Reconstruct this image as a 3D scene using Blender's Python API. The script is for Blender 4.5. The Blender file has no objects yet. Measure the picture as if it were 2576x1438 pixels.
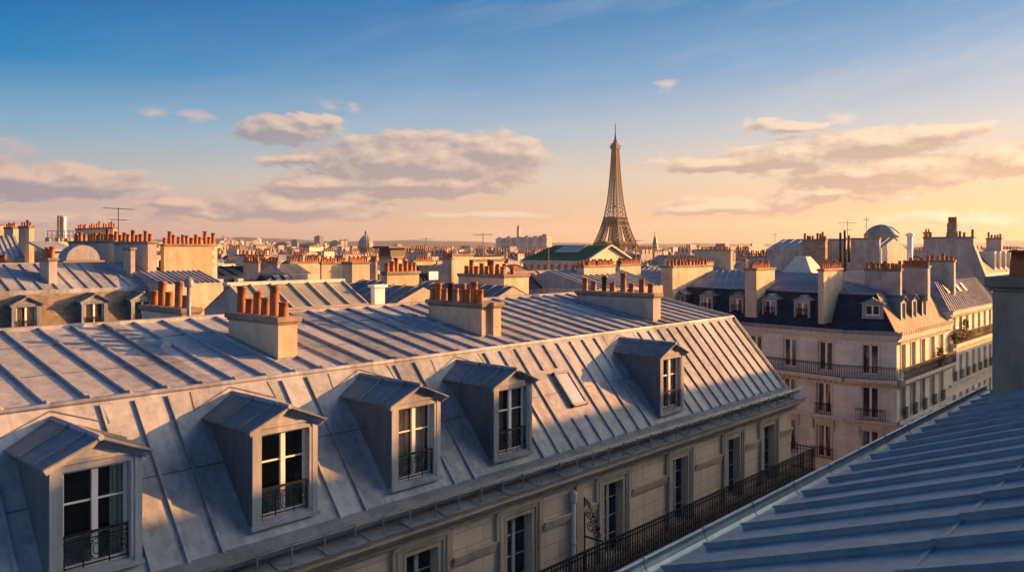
import bpy, bmesh, math, random
from mathutils import Vector, Matrix
R_ = random.Random(7)
C = bpy.context.scene.collection
SC = bpy.context.scene
rad = math.radians
# ------------------------------------------------------------------ camera
EXPO = 1.9
FPX, CX, HY = 2060.0, 1288.0, 625.0          # measured on the photograph (2576 px wide reading)
FW = (0.7406, 0.6720); RT = (0.6720, -0.7406)  # view direction and its right, in street axes (x along the street)
cam = bpy.data.cameras.new('camera'); co = bpy.data.objects.new('camera', cam); C.objects.link(co)
co.location = (0, 0, 0); co.rotation_euler = (rad(90), 0, -math.atan2(FW[0], FW[1]))
cam.sensor_width = 36; cam.lens = 36 * FPX / 2576; cam.shift_y = -(719 - HY) / 2576
cam.clip_start = 0.1; cam.clip_end = 30000
SC.camera = co
SC.view_settings.view_transform = 'Standard'; SC.view_settings.look = 'None'
SC.view_settings.exposure = EXPO; SC.view_settings.gamma = 1
SC.render.resolution_x = 1024; SC.render.resolution_y = 571
# ------------------------------------------------------------------ sun
SUN_OFF, SUN_EL = rad(28), rad(12.5)         # off the street axis, elevation
SD = Vector((math.cos(SUN_OFF) * math.cos(SUN_EL), -math.sin(SUN_OFF) * math.cos(SUN_EL), math.sin(SUN_EL)))
sl = bpy.data.lights.new('sun', 'SUN'); so = bpy.data.objects.new('sun', sl); C.objects.link(so)
sl.energy = 5.0; sl.angle = rad(0.5); sl.color = (1.0, 0.385, 0.10)
so.rotation_euler = SD.to_track_quat('Z', 'Y').to_euler()
# ------------------------------------------------------------------ world
W = bpy.data.worlds.new('World'); SC.world = W; W.use_nodes = True
wt = W.node_tree; wt.nodes.clear()
def mk_math(nt):
    def M(op, a, b=None, c=None, clamp=False):
        n = nt.nodes.new('ShaderNodeMath'); n.operation = op; n.use_clamp = clamp
        for i, q in enumerate((a, b, c)):
            if q is None: continue
            if isinstance(q, (int, float)): n.inputs[i].default_value = q
            else: nt.links.new(q, n.inputs[i])
        return n.outputs[0]
    def V(op, a, b=None, sc=None):  # vector maths
        n = nt.nodes.new('ShaderNodeVectorMath'); n.operation = op
        for i, q in enumerate((a, b)):
            if q is None: continue
            if isinstance(q, (tuple, list)): n.inputs[i].default_value = q
            else: nt.links.new(q, n.inputs[i])
        if sc is not None:
            if isinstance(sc, (int, float)): n.inputs['Scale'].default_value = sc
            else: nt.links.new(sc, n.inputs['Scale'])
        return n.outputs['Value'] if op in ('DOT_PRODUCT', 'LENGTH') else n.outputs[0]
    def MIX(f, a, b, typ='MIX'):
        n = nt.nodes.new('ShaderNodeMix'); n.data_type = 'RGBA'; n.blend_type = typ
        for k, q in ((0, f), (6, a), (7, b)):
            if isinstance(q, (int, float)): n.inputs[k].default_value = q
            elif isinstance(q, (tuple, list)): n.inputs[k].default_value = (*q, 1) if len(q) == 3 else q
            else: nt.links.new(q, n.inputs[k])
        return n.outputs[2]
    def RAMP(f, stops, interp='LINEAR'):
        n = nt.nodes.new('ShaderNodeValToRGB'); n.color_ramp.interpolation = interp
        e = n.color_ramp.elements
        while len(e) > 1: e.remove(e[0])
        for i, (p, col) in enumerate(stops):
            q = e[0] if i == 0 else e.new(p)
            q.position = p; q.color = (*col, 1) if len(col) == 3 else col
        nt.links.new(f, n.inputs[0]); return n.outputs[0]
    return M, V, MIX, RAMP
def lin(r, g, b): return tuple(((c / 255) / 12.92 if c / 255 <= .04045 else ((c / 255 + .055) / 1.055) ** 2.4) for c in (r, g, b))
def sky_uv(px, py):                            # direction of a point of the sky as (azimuth, tan elevation) * FPX
    az = math.atan((px - CX) / FPX); return az * FPX, (HY - py) * math.cos(az)
BLOBS = [(1060, 408, 320, 80, 1.15), (1240, 380, 150, 52, 1.1), (760, 402, 120, 18, .8), (800, 462, 170, 30, 1.0), (1050, 462, 250, 40, 1.1), (725, 328, 130, 36, .95), (780, 308, 70, 24, .8),
         (835, 268, 40, 17, -.8), (875, 270, 22, 16, -.8), (490, 287, 50, 18, -.8), (390, 280, 32, 17, -.8), (120, 455, 230, 42, 1.1), (30, 372, 90, 22, -.8), (10, 494, 80, 9, .7), (440, 508, 110, 16, .85),
         (700, 520, 290, 38, .95), (520, 540, 90, 14, .8), (1230, 540, 200, 9, .5), (120, 552, 280, 16, .45),
         (1830, 412, 190, 22, 1.0), (2020, 390, 200, 40, 1.1), (2200, 360, 190, 40, 1.1), (2330, 335, 130, 20, .8), (2220, 435, 260, 44, 1.15), (2100, 486, 140, 20, 1.0), (1830, 520, 240, 24, 1.0), (1980, 505, 110, 18, .9),
         (2560, 405, 90, 38, 1.1), (1980, 318, 95, 17, .8), (2115, 298, 38, 20, -.8), (1878, 308, 14, 16, -.8), (1678, 219, 34, 16, -.8), (1826, 366, 24, 20, -.8), (2440, 548, 240, 18, .5), (2300, 493, 40, 8, .6),
         (2950, 380, 300, 60, 1.1), (3300, 520, 400, 40, 1.0), (-300, 420, 260, 60, 1.0), (-700, 300, 400, 70, 1.0)]
g = bpy.data.node_groups.new('cloud_field', 'ShaderNodeTree')
g.interface.new_socket('UV', in_out='INPUT', socket_type='NodeSocketVector')
g.interface.new_socket('Field', in_out='OUTPUT', socket_type='NodeSocketFloat')
gi = g.nodes.new('NodeGroupInput'); gout = g.nodes.new('NodeGroupOutput')
M, V, MIX, RAMP = mk_math(g)
def gnoise(vec, scale, detail, rough=0.55):
    n = g.nodes.new('ShaderNodeTexNoise'); n.noise_dimensions = '2D'; n.inputs['Scale'].default_value = scale
    n.inputs['Detail'].default_value = detail; n.inputs['Roughness'].default_value = rough
    g.links.new(vec, n.inputs['Vector']); return n
uv0 = gi.outputs[0]
nw = gnoise(V('MULTIPLY', uv0, (1 / 110, 1 / 50, 0)), 1.0, 3)
warp = V('MULTIPLY', V('SUBTRACT', nw.outputs['Color'], (.5, .5, .5)), (90, 30, 0))
uvw = V('ADD', uv0, warp)
cur = None; faint = None
for (px, py, ru, rv, wg) in BLOBS:
    cu, cv = sky_uv(px, py)
    d = V('LENGTH', V('MULTIPLY', V('SUBTRACT', uvw, (cu, cv, 0)), (1 / ru, 1 / rv, 0)))
    fld = M('MULTIPLY_ADD', d, -abs(wg), abs(wg))
    if wg < 0: faint = fld if faint is None else M('MAXIMUM', faint, fld)
    else: cur = fld if cur is None else M('SMOOTH_MAX', cur, fld, 0.18)
nf = gnoise(V('MULTIPLY', uv0, (1 / 70, 1 / 30, 0)), 1.0, 8, 0.62)
res = M('ADD', M('MAXIMUM', cur, -1.2), M('MULTIPLY', M('SUBTRACT', nf.outputs[0], .5), 1.25))
g.links.new(res, gout.inputs[0])
g.interface.new_socket('Faint', in_out='OUTPUT', socket_type='NodeSocketFloat')
g.links.new(M('ADD', M('MAXIMUM', faint, -1.2), M('MULTIPLY', M('SUBTRACT', nf.outputs[0], .55), 1.9)), gout.inputs[1])
M, V, MIX, RAMP = mk_math(wt)
tc = wt.nodes.new('ShaderNodeTexCoord'); dirv = V('NORMALIZE', tc.outputs['Generated'])
a_ = V('DOT_PRODUCT', dirv, (RT[0], RT[1], 0)); b_ = V('DOT_PRODUCT', dirv, (FW[0], FW[1], 0)); e_ = V('DOT_PRODUCT', dirv, (0, 0, 1))
hor = M('SQRT', M('ADD', M('MULTIPLY', a_, a_), M('MULTIPLY', b_, b_)))
azim = M('ARCTAN2', a_, b_)
tel = M('DIVIDE', e_, M('MAXIMUM', hor, .02))
cx = wt.nodes.new('ShaderNodeCombineXYZ')
wt.links.new(M('MULTIPLY', azim, FPX), cx.inputs[0]); wt.links.new(M('MULTIPLY', tel, FPX), cx.inputs[1])
sky = wt.nodes.new('ShaderNodeTexSky'); sky.sky_type = 'NISHITA'; sky.sun_disc = False
sky.sun_elevation = SUN_EL; sky.sun_rotation = math.atan2(SD.x, SD.y); sky.altitude = 60
sky.air_density = 1.0; sky.dust_density = 1.6; sky.ozone_density = 3.0
SKS = 0.06; GLOW = 13.0; BACK_FILL = 0.45
tclamp = M('MINIMUM', M('MAXIMUM', M('DIVIDE', M('MULTIPLY', tel, FPX), 1000.0), 0.0), 1.0)   # 0 horizon .. .625 top of the photo
def mul(c, k): return tuple(x * k for x in c)
K = 1 / SKS / 2 ** EXPO
left = RAMP(tclamp, [(0.0, mul(lin(196, 160, 148), K)), (.07, mul(lin(206, 176, 160), K)), (.16, mul(lin(184, 184, 182), K)), (.28, mul(lin(126, 172, 200), K)),
                     (.42, mul(lin(20, 132, 188), K)), (.56, mul(lin(0, 110, 174), K)), (1.0, mul(lin(2, 88, 150), K))])
right = RAMP(tclamp, [(0.0, mul(lin(244, 178, 110), K)), (.08, mul(lin(246, 196, 140), K)), (.17, mul(lin(248, 216, 178), K)), (.30, mul(lin(206, 208, 210), K)),
                      (.45, mul(lin(140, 178, 212), K)), (.62, mul(lin(66, 144, 194), K)), (1.0, mul(lin(40, 104, 172), K))])
afac = M('MULTIPLY_ADD', azim, 1 / 1.15, 0.5, clamp=True)
grad = MIX(M('SMOOTHSTEP', 0.0, 1.0, afac) if False else afac, left, right)
behind = M('MULTIPLY', M('SUBTRACT', M('ABSOLUTE', azim), 1.2), 0.9, clamp=True)
hi = M('MULTIPLY', M('SUBTRACT', tel, 0.42), 2.5, clamp=True)
nsky = MIX(1.0, sky.outputs[0], (.11, .42, .72), 'MULTIPLY')
skyc = MIX(M('MAXIMUM', behind, hi), grad, nsky)
def field(vec):
    n = wt.nodes.new('ShaderNodeGroup'); n.node_tree = g; wt.links.new(vec, n.inputs[0]); return n.outputs
wn = wt.nodes.new('ShaderNodeTexNoise'); wn.noise_dimensions = '2D'; wn.inputs['Scale'].default_value = 1.0; wn.inputs['Detail'].default_value = 5; wn.inputs['Roughness'].default_value = .62
vr_ = wt.nodes.new('ShaderNodeVectorRotate'); vr_.rotation_type = 'Z_AXIS'; vr_.inputs['Angle'].default_value = rad(-14); wt.links.new(cx.outputs[0], vr_.inputs['Vector'])
wt.links.new(V('MULTIPLY', vr_.outputs[0], (1 / 620, 1 / 95, 0)), wn.inputs['Vector'])
wisp = M('MULTIPLY', M('MULTIPLY', M('SUBTRACT', wn.outputs[0], .46), 3.2, clamp=True), M('MULTIPLY_ADD', afac, .24, .0))
skyc = MIX(M('MULTIPLY', wisp, M('MULTIPLY', tel, 6, clamp=True)), skyc, mul(lin(232, 228, 222), K))
fo_ = field(cx.outputs[0]); f0 = fo_[0]; f1 = field(V('ADD', cx.outputs[0], (20, 17, 0)))[0]
skyc = MIX(M('MULTIPLY', M('MULTIPLY', fo_[1], 1.3, clamp=True), .62), skyc, MIX(afac, mul(lin(214, 180, 180), K), mul(lin(255, 232, 206), K)))
dens = M('MULTIPLY', M('SUBTRACT', f0, -0.10), 3.3, clamp=True)
dens = M('MULTIPLY', M('MULTIPLY', dens, dens), M('SUBTRACT', 3.0, M('MULTIPLY', dens, 2.0)))
dens = M('MULTIPLY', dens, M('MULTIPLY', M('ADD', e_, 0.0), 30, clamp=True))
lit = M('ADD', M('MULTIPLY_ADD', M('SUBTRACT', f0, f1), 1.35, 0.24), M('MULTIPLY', M('SUBTRACT', 1.0, dens), 0.35), clamp=True)
clit = MIX(afac, mul(lin(234, 194, 172), K), mul(lin(255, 230, 194), K))
cdark = MIX(afac, mul(lin(150, 142, 156), K), mul(lin(190, 162, 144), K))
ccol = MIX(lit, cdark, clit)
ccol = MIX(0.16, ccol, grad)
final = MIX(M('MULTIPLY', dens, 0.93), skyc, ccol)
glow = M('DIVIDE', M('SUBTRACT', V('DOT_PRODUCT', dirv, tuple(SD)), math.cos(rad(37))), 1 - math.cos(rad(37)), clamp=True)  # added warm lobe around the unseen sun, brightens the street fronts
glow = M('MULTIPLY', M('MULTIPLY', glow, glow), M('MULTIPLY', M('ADD', e_, .05), 8, clamp=True))
# added unseen fill light low in the sky behind the camera
ba = V('DOT_PRODUCT', dirv, (-.94, -.34, 0)); back_fill = M('MULTIPLY', M('MULTIPLY', M('SUBTRACT', ba, .1), 1.6, clamp=True), M('MULTIPLY', M('SUBTRACT', .75, e_), 2.2, clamp=True))
back_fill = M('MULTIPLY', back_fill, M('MULTIPLY', M('ADD', e_, .03), 12, clamp=True))
final = V('ADD', final, V('SCALE', (.86, .95, 1.0), sc=M('MULTIPLY', back_fill, BACK_FILL * K)))
final = V('ADD', final, V('SCALE', (1.0, .78, .52), sc=M('MULTIPLY', glow, GLOW * K)))
bg = wt.nodes.new('ShaderNodeBackground'); bg.inputs[1].default_value = SKS
wo = wt.nodes.new('ShaderNodeOutputWorld')
wt.links.new(final, bg.inputs[0]); wt.links.new(bg.outputs[0], wo.inputs[0])
# ------------------------------------------------------------------ helpers
ORG = {}
def k_of(px): return (px - CX) / FPX
def SV(px, Y):
    X = k_of(px) * Y; return (RT[0] * X + FW[0] * Y, RT[1] * X + FW[1] * Y)
def ZY(py, Y): return (HY - py) * Y / FPX
def s_at(px, v): k = k_of(px); return v * (.7406 + .6720 * k) / (.6720 - .7406 * k)
def v_at(px, s): k = k_of(px); return s * (.6720 - .7406 * k) / (.7406 + .6720 * k)
def depth(s, v): return FW[0] * s + FW[1] * v
def on_plane(px, py, P0, n):
    d = Vector((FW[0] + RT[0] * k_of(px), FW[1] + RT[1] * k_of(px), -(py - HY) / FPX)); P0 = Vector(P0); n = Vector(n)
    return d * (P0.dot(n) / d.dot(n))
class Frame:                                    # (t along a wall, n outward, z up) -> world
    def __init__(s, p0, T, N): s.p = Vector((p0[0], p0[1], 0)); s.T = Vector((T[0], T[1], 0)).normalized(); s.N = Vector((N[0], N[1], 0)).normalized()
    def __call__(s, q): return s.p + s.T * q[0] + s.N * q[1] + Vector((0, 0, q[2]))
class MB:
    def __init__(s, F=None): s.v = []; s.f = []; s.m = []; s.F = F; s.mi = 0; s.sm = []
    def pt(s, p): s.v.append(s.F(p) if s.F else Vector(p)); return len(s.v) - 1
    def face(s, pts, smooth=False): s.f.append([s.pt(p) for p in pts]); s.m.append(s.mi); s.sm.append(smooth)
    def quad(s, a, b, c, d): s.face((a, b, c, d))
    def box(s, x0, x1, y0, y1, z0, z1):
        i = [s.pt(p) for p in ((x0, y0, z0), (x1, y0, z0), (x1, y1, z0), (x0, y1, z0), (x0, y0, z1), (x1, y0, z1), (x1, y1, z1), (x0, y1, z1))]
        for q in ((0, 3, 2, 1), (4, 5, 6, 7), (0, 1, 5, 4), (1, 2, 6, 5), (2, 3, 7, 6), (3, 0, 4, 7)):
            s.f.append([i[k] for k in q]); s.m.append(s.mi); s.sm.append(False)
        return s
    def prism(s, poly, d):                      # polygon of points extruded by vector d
        n = len(poly); d = Vector(d)
        a = [s.pt(p) for p in poly]; b = [s.pt(Vector(p) + d) for p in poly]
        s.f.append(a[::-1]); s.f.append(b)
        for k in range(n): s.f.append([a[k], a[(k + 1) % n], b[(k + 1) % n], b[k]])
        s.m += [s.mi] * (n + 2); s.sm += [False] * (n + 2); return s
    def bar(s, p, q, w, h, up=(0, 0, 1), base=0.0):   # bar from p to q standing on the plane with normal up
        F = s.F; p = F(p) if F else Vector(p); q = F(q) if F else Vector(q); s.F = None
        up = Vector(up); d = (q - p).normalized(); side = d.cross(up).normalized() * (w / 2); up = side.cross(d).normalized()
        a = [p - side + up * base, p + side + up * base, p + side + up * (base + h), p - side + up * (base + h)]
        s.prism(a, q - p); s.F = F; return s
    def tube(s, path, r, n=6, closed=False, r2=None, caps=True):
        F = s.F; P = [F(p) if F else Vector(p) for p in path]; s.F = None; rings = []; m = len(P)
        for i, p in enumerate(P):
            t = (P[(i + 1) % m] - P[i - 1]) if closed else (P[min(i + 1, m - 1)] - P[max(i - 1, 0)])
            t.normalize(); a = Vector((0, 0, 1)) if abs(t.z) < .9 else Vector((1, 0, 0))
            x = t.cross(a).normalized(); y = t.cross(x); rr = r if r2 is None else r + (r2 - r) * i / (m - 1)
            rings.append([s.pt(p + (x * math.cos(2 * math.pi * k / n) + y * math.sin(2 * math.pi * k / n)) * rr) for k in range(n)])
        for i in range(m if closed else m - 1):
            A, B = rings[i], rings[(i + 1) % m]
            for k in range(n): s.f.append([A[k], A[(k + 1) % n], B[(k + 1) % n], B[k]]); s.m.append(s.mi); s.sm.append(n > 5)
        if not closed and caps:
            s.f.append(rings[0][::-1]); s.f.append(rings[-1]); s.m += [s.mi] * 2; s.sm += [False] * 2
        s.F = F; return s
    def lathe(s, c, prof, n=12, a0=0.0):        # profile of (radius, z) round a vertical axis
        rings = []
        for r, z in prof:
            rings.append([s.pt((c[0] + r * math.cos(a0 + 2 * math.pi * k / n), c[1] + r * math.sin(a0 + 2 * math.pi * k / n), c[2] + z)) for k in range(n)])
        for i in range(len(prof) - 1):
            for k in range(n): s.f.append([rings[i][k], rings[i][(k + 1) % n], rings[i + 1][(k + 1) % n], rings[i + 1][k]]); s.m.append(s.mi); s.sm.append(n > 9)
        s.f.append(rings[-1]); s.m.append(s.mi); s.sm.append(False); return s
    def mesh(s, name, mats, off=(0, 0, 0)):
        me = bpy.data.meshes.new(name); off = Vector(off)
        me.from_pydata([tuple(v - off) for v in s.v], [], s.f)
        for m in (mats if isinstance(mats, (list, tuple)) else [mats]): me.materials.append(m)
        bm = bmesh.new(); bm.from_mesh(me); bm.faces.ensure_lookup_table()
        for i, f in enumerate(bm.faces): f.material_index = s.m[i]; f.smooth = s.sm[i]
        bmesh.ops.recalc_face_normals(bm, faces=bm.faces); bm.to_mesh(me); bm.free(); return me
    def build(s, name, mats, parent=None, label=None, bevel=0):
        off = ORG.get(parent.name, Vector((0, 0, 0))) if parent else Vector((0, 0, 0))
        o = bpy.data.objects.new(name, s.mesh(name, mats, off)); C.objects.link(o)
        if parent: o.parent = parent; ORG[o.name] = off
        if label: o['label'] = label
        if bevel:
            b = o.modifiers.new('bevel', 'BEVEL'); b.width = bevel; b.segments = 2; b.limit_method = 'ANGLE'; b.angle_limit = rad(40)
        return o
def tag(o, label, cat, group=None):
    o['label'] = label; o['category'] = cat
    if group: o['group'] = group
    return o
def thing(name, label, cat, loc=(0, 0, -28), group=None):
    o = bpy.data.objects.new(name, None); C.objects.link(o); o.location = loc; o.empty_display_size = .5
    ORG[o.name] = Vector(loc); return tag(o, label, cat, group)
def struct(o): o['kind'] = 'structure'; return o
def kids(o): return [c for c in bpy.data.objects if c.parent == o]
KID = {}
def dup(root, loc, rz=0, sc=1, label=None, group=None):
    if root.name not in KID: KID[root.name] = [(c, kids(c)) for c in kids(root)]
    r = root.copy(); C.objects.link(r); r.location = loc; r.rotation_euler = (0, 0, rz); r.scale = (sc, sc, sc) if not isinstance(sc, tuple) else sc
    if label: r['label'] = label
    if group: r['group'] = group
    for c, gs in KID[root.name]:
        q = c.copy(); C.objects.link(q); q.parent = r
        for h in gs:
            w = h.copy(); C.objects.link(w); w.parent = q
    return r
# ------------------------------------------------------------------ materials
def mat(name, fn):
    m = bpy.data.materials.new(name); m.use_nodes = True; nt = m.node_tree; nt.nodes.clear()
    out = nt.nodes.new('ShaderNodeOutputMaterial'); p = nt.nodes.new('ShaderNodeBsdfPrincipled'); nt.links.new(p.outputs[0], out.inputs[0])
    tcn = nt.nodes.new('ShaderNodeTexCoord'); geo = nt.nodes.new('ShaderNodeNewGeometry'); oi = nt.nodes.new('ShaderNodeObjectInfo')
    M, V, MIX, RAMP = mk_math(nt)
    class X: pass
    x = X(); x.nt = nt; x.p = p; x.pos = geo.outputs['Position']; x.obj = tcn.outputs['Object']; x.rnd = oi.outputs['Random']; x.nrm = geo.outputs['Normal']; x.out = out
    x.M, x.V, x.MIX, x.RAMP = M, V, MIX, RAMP
    def noise(vec, scale, detail=3, rough=.55, col=False):
        n = nt.nodes.new('ShaderNodeTexNoise'); n.inputs['Scale'].default_value = scale; n.inputs['Detail'].default_value = detail; n.inputs['Roughness'].default_value = rough
        nt.links.new(vec, n.inputs['Vector']); return n.outputs['Color' if col else 0]
    def sep(vec): n = nt.nodes.new('ShaderNodeSeparateXYZ'); nt.links.new(vec, n.inputs[0]); return n.outputs
    def comb(a, b, c):
        n = nt.nodes.new('ShaderNodeCombineXYZ')
        for i, q in enumerate((a, b, c)):
            if isinstance(q, (int, float)): n.inputs[i].default_value = q
            else: nt.links.new(q, n.inputs[i])
        return n.outputs[0]
    def white(v, dim='1D'):
        n = nt.nodes.new('ShaderNodeTexWhiteNoise'); n.noise_dimensions = dim; nt.links.new(v, n.inputs['W' if dim == '1D' else 'Vector']); return n.outputs[0]
    def bump(h, strength, dist=.02, prev=None):
        n = nt.nodes.new('ShaderNodeBump'); n.inputs['Strength'].default_value = strength; n.inputs['Distance'].default_value = dist
        nt.links.new(h, n.inputs['Height'])
        if prev is not None: nt.links.new(prev, n.inputs['Normal'])
        return n.outputs[0]
    def setp(key, val):
        if isinstance(val, (int, float)): p.inputs[key].default_value = val
        elif isinstance(val, tuple): p.inputs[key].default_value = (*val, 1) if len(val) == 3 else val
        else: nt.links.new(val, p.inputs[key])
    x.noise, x.sep, x.comb, x.white, x.bump, x.set = noise, sep, comb, white, bump, setp
    fn(x); return m
def zinc(c0, c1, c2, rough=.42, metal=.35, oil=.42, panel=.72):
    def f(x):
        P = x.pos; s = x.sep(P)
        streak = x.noise(x.V('MULTIPLY', P, (2.6, 2.6, .35)), 1.6, 5, .62)
        blot = x.noise(x.V('MULTIPLY', P, (1.0, 1.0, .5)), .35, 3, .5); fine = x.noise(P, 9, 4, .6)
        pan = x.white(x.M('FLOOR', x.M('DIVIDE', s[0], panel)))
        pan2 = x.white(x.M('FLOOR', x.M('DIVIDE', x.M('ADD', s[2], x.M('MULTIPLY', pan, 7.0)), 1.35)))
        t = x.M('ADD', x.M('MULTIPLY', streak, .48), x.M('ADD', x.M('MULTIPLY', blot, .30), x.M('MULTIPLY', x.M('ADD', pan, pan2), .11)))
        col = x.RAMP(t, [(.28, c0), (.5, c1), (.72, c2)])
        spot = x.RAMP(x.noise(P, 3.3, 6, .7), [(.60, (0, 0, 0)), (.74, (1, 1, 1))])
        col = x.MIX(x.M('MULTIPLY', spot, .45), col, mul(c0, .6))
        drip = x.RAMP(x.noise(x.V('MULTIPLY', P, (5.5, 5.5, .22)), 1.3, 4, .6), [(.56, (0, 0, 0)), (.72, (1, 1, 1))])
        col = x.MIX(x.M('MULTIPLY', drip, .38), col, (c0[0] * 1.0, c0[1] * .82, c0[2] * .62))
        pale = x.RAMP(x.noise(x.V('MULTIPLY', P, (4.2, 4.2, .3)), 1.1, 4, .6), [(.60, (0, 0, 0)), (.75, (1, 1, 1))])
        col = x.MIX(x.M('MULTIPLY', pale, .16), col, c2)
        x.set('Base Color', col); x.set('Metallic', metal); x.set('Specular IOR Level', .08)
        x.set('Roughness', x.M('MULTIPLY_ADD', fine, .22, x.M('MULTIPLY_ADD', blot, .25, rough - .22)))
        h1 = x.noise(x.V('MULTIPLY', P, (1.0, 1.0, .6)), 2.2, 2, .5)
        x.set('Normal', x.bump(fine, .06, .008, x.bump(h1, oil, .07)))
    return f
ZINC = mat('zinc_sheet', zinc((.105, .13, .15), (.245, .28, .315), (.355, .39, .42), rough=.58, metal=.03))
ZINCD = mat('zinc_shade_tone', zinc((.07, .095, .12), (.125, .16, .19), (.19, .225, .25), rough=.45, metal=.2))  # darker zinc copy: shade of unlit slopes put into the colour
CHEEK = mat('blue_grey_shade_cladding', zinc((.065, .085, .105), (.115, .14, .165), (.165, .19, .21), rough=.36, metal=.2, oil=.35))  # cheek shade put into a darker blue-grey; dark joints share it
ZINCF = mat('zinc_roof_far', zinc((.11, .14, .17), (.20, .24, .275), (.30, .335, .36), rough=.5, metal=.15))
ZINCR = mat('zinc_roof_near', zinc((.095, .145, .185), (.165, .235, .285), (.25, .32, .365), rough=.40, metal=.35, panel=50))
LEAD = mat('zinc_weathered', zinc((.11, .13, .155), (.19, .215, .24), (.28, .295, .31), rough=.5, metal=.2))
def stone(c0, c1, c2, bw=1.25, bh=.42, joint=.5, streaky=.5):
    def f(x):
        P = x.pos; s = x.sep(P)
        uvx = x.M('ADD', s[0], s[1])
        row = x.M('FLOOR', x.M('DIVIDE', s[2], bh)); off = x.M('MULTIPLY', x.M('MODULO', row, 2.0), bw * .5)
        cx_ = x.M('DIVIDE', x.M('ADD', uvx, off), bw)
        fx = x.M('FRACT', cx_); fz = x.M('FRACT', x.M('DIVIDE', s[2], bh))
        jx = x.M('LESS_THAN', fx, .02 / bw); jz = x.M('LESS_THAN', fz, .02 / bh); jj = x.M('MAXIMUM', jx, jz)
        blk = x.white(x.comb(x.M('FLOOR', cx_), row, 0.0), '3D')
        big = x.noise(P, .45, 6, .65); st = x.noise(x.V('MULTIPLY', P, (1.8, 1.8, .22)), 1.5, 5, .65); fine = x.noise(P, 14, 4, .65)
        t = x.M('ADD', x.M('MULTIPLY', big, .5), x.M('ADD', x.M('MULTIPLY', st, streaky), x.M('MULTIPLY', x.M('SUBTRACT', blk, .5), .13)))
        col = x.RAMP(t, [(.32, c0), (.5, c1), (.68, c2)])
        col = x.MIX(x.M('MULTIPLY', fine, .35), col, mul(c1, .72))
        col = x.MIX(x.M('MULTIPLY', jj, joint), col, mul(c0, .62))
        x.set('Base Color', col); x.set('Roughness', .88)
        x.set('Normal', x.bump(x.M('SUBTRACT', fine, x.M('MULTIPLY', jj, .8)), .35, .012))
    return f
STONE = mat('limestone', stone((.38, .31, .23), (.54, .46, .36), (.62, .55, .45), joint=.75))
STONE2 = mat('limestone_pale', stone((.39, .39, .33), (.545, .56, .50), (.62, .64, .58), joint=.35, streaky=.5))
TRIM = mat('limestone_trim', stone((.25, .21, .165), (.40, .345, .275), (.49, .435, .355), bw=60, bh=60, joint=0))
TRIM2 = mat('limestone_trim_pale', stone((.35, .345, .295), (.50, .50, .44), (.57, .57, .50), bw=60, bh=60, joint=0))
def plaster(c0, c1, c2, stain=(.16, .13, .10), amt=.5):
    def f(x):
        P = x.V('ADD', x.pos, x.V('SCALE', x.comb(x.rnd, x.rnd, x.rnd), sc=37.0))
        big = x.noise(P, .5, 6, .62); st = x.noise(x.V('MULTIPLY', P, (2.2, 2.2, .28)), 1.2, 5, .6); fine = x.noise(P, 12, 4, .65)
        t = x.M('ADD', x.M('MULTIPLY', big, .55), x.M('MULTIPLY', st, .45))
        col = x.RAMP(t, [(.34, c0), (.5, c1), (.66, c2)])
        dirt = x.RAMP(x.noise(x.V('MULTIPLY', P, (1.4, 1.4, .8)), .9, 7, .7), [(.50, (0, 0, 0)), (.70, (1, 1, 1))])
        col = x.MIX(x.M('MULTIPLY', dirt, amt), col, stain)
        col = x.MIX(x.M('MULTIPLY', fine, .3), col, mul(c1, .7))
        x.set('Base Color', col); x.set('Roughness', .9); x.set('Normal', x.bump(fine, .3, .012))
    return f
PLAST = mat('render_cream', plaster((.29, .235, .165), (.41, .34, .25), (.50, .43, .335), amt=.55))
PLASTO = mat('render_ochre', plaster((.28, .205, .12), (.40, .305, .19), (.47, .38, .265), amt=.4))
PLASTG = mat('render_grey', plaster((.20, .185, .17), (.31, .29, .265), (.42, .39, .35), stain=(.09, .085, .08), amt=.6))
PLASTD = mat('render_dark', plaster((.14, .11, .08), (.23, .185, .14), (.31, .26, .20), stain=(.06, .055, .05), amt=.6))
CAPM = mat('stone_coping', plaster((.09, .08, .065), (.17, .145, .115), (.28, .235, .18), stain=(.05, .045, .04), amt=.7))
def terracotta(x):
    P = x.V('ADD', x.obj, x.V('SCALE', x.comb(x.rnd, x.rnd, x.rnd), sc=31.0))
    n = x.noise(P, 3.2, 5, .65); b = x.MIX(x.rnd, (.24, .062, .016), (.40, .13, .035)); b = x.MIX(x.M('GREATER_THAN', x.white(x.rnd), .84), b, (.22, .13, .075))
    col = x.MIX(x.RAMP(n, [(.35, (0, 0, 0)), (.7, (1, 1, 1))]), b, (.20, .06, .018))
    s = x.sep(x.obj); soot = x.RAMP(x.M('ADD', s[2], x.M('MULTIPLY', x.M('SUBTRACT', n, .5), .4)), [(.45, (0, 0, 0)), (.75, (1, 1, 1))])
    col = x.MIX(x.M('MULTIPLY', soot, .7), col, (.06, .035, .02))
    x.set('Base Color', col); x.set('Roughness', .75); x.set('Normal', x.bump(x.noise(P, 20, 3), .2, .01))
TERRA = mat('terracotta', terracotta)
def flat(col, rough=.6, metal=0.0, var=.25, sc=3.0, spec=.5):
    def f(x):
        n = x.noise(x.pos, sc, 4, .6)
        x.set('Base Color', x.MIX(n, mul(col, 1 + var), mul(col, 1 - var))); x.set('Roughness', rough); x.set('Metallic', metal); x.set('Specular IOR Level', spec)
    return f
IRON = mat('black_iron', flat((.010, .012, .016), .6, 0, .4, 12, .2))
WHITE = mat('white_paint', flat((.66, .64, .60), .45, 0, .1, 6))
BLUEP = mat('grey_blue_paint', flat((.36, .39, .44), .5, 0, .12, 6))
GALV = mat('galvanised_steel', flat((.45, .45, .46), .35, .7, .25, 8))
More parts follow.
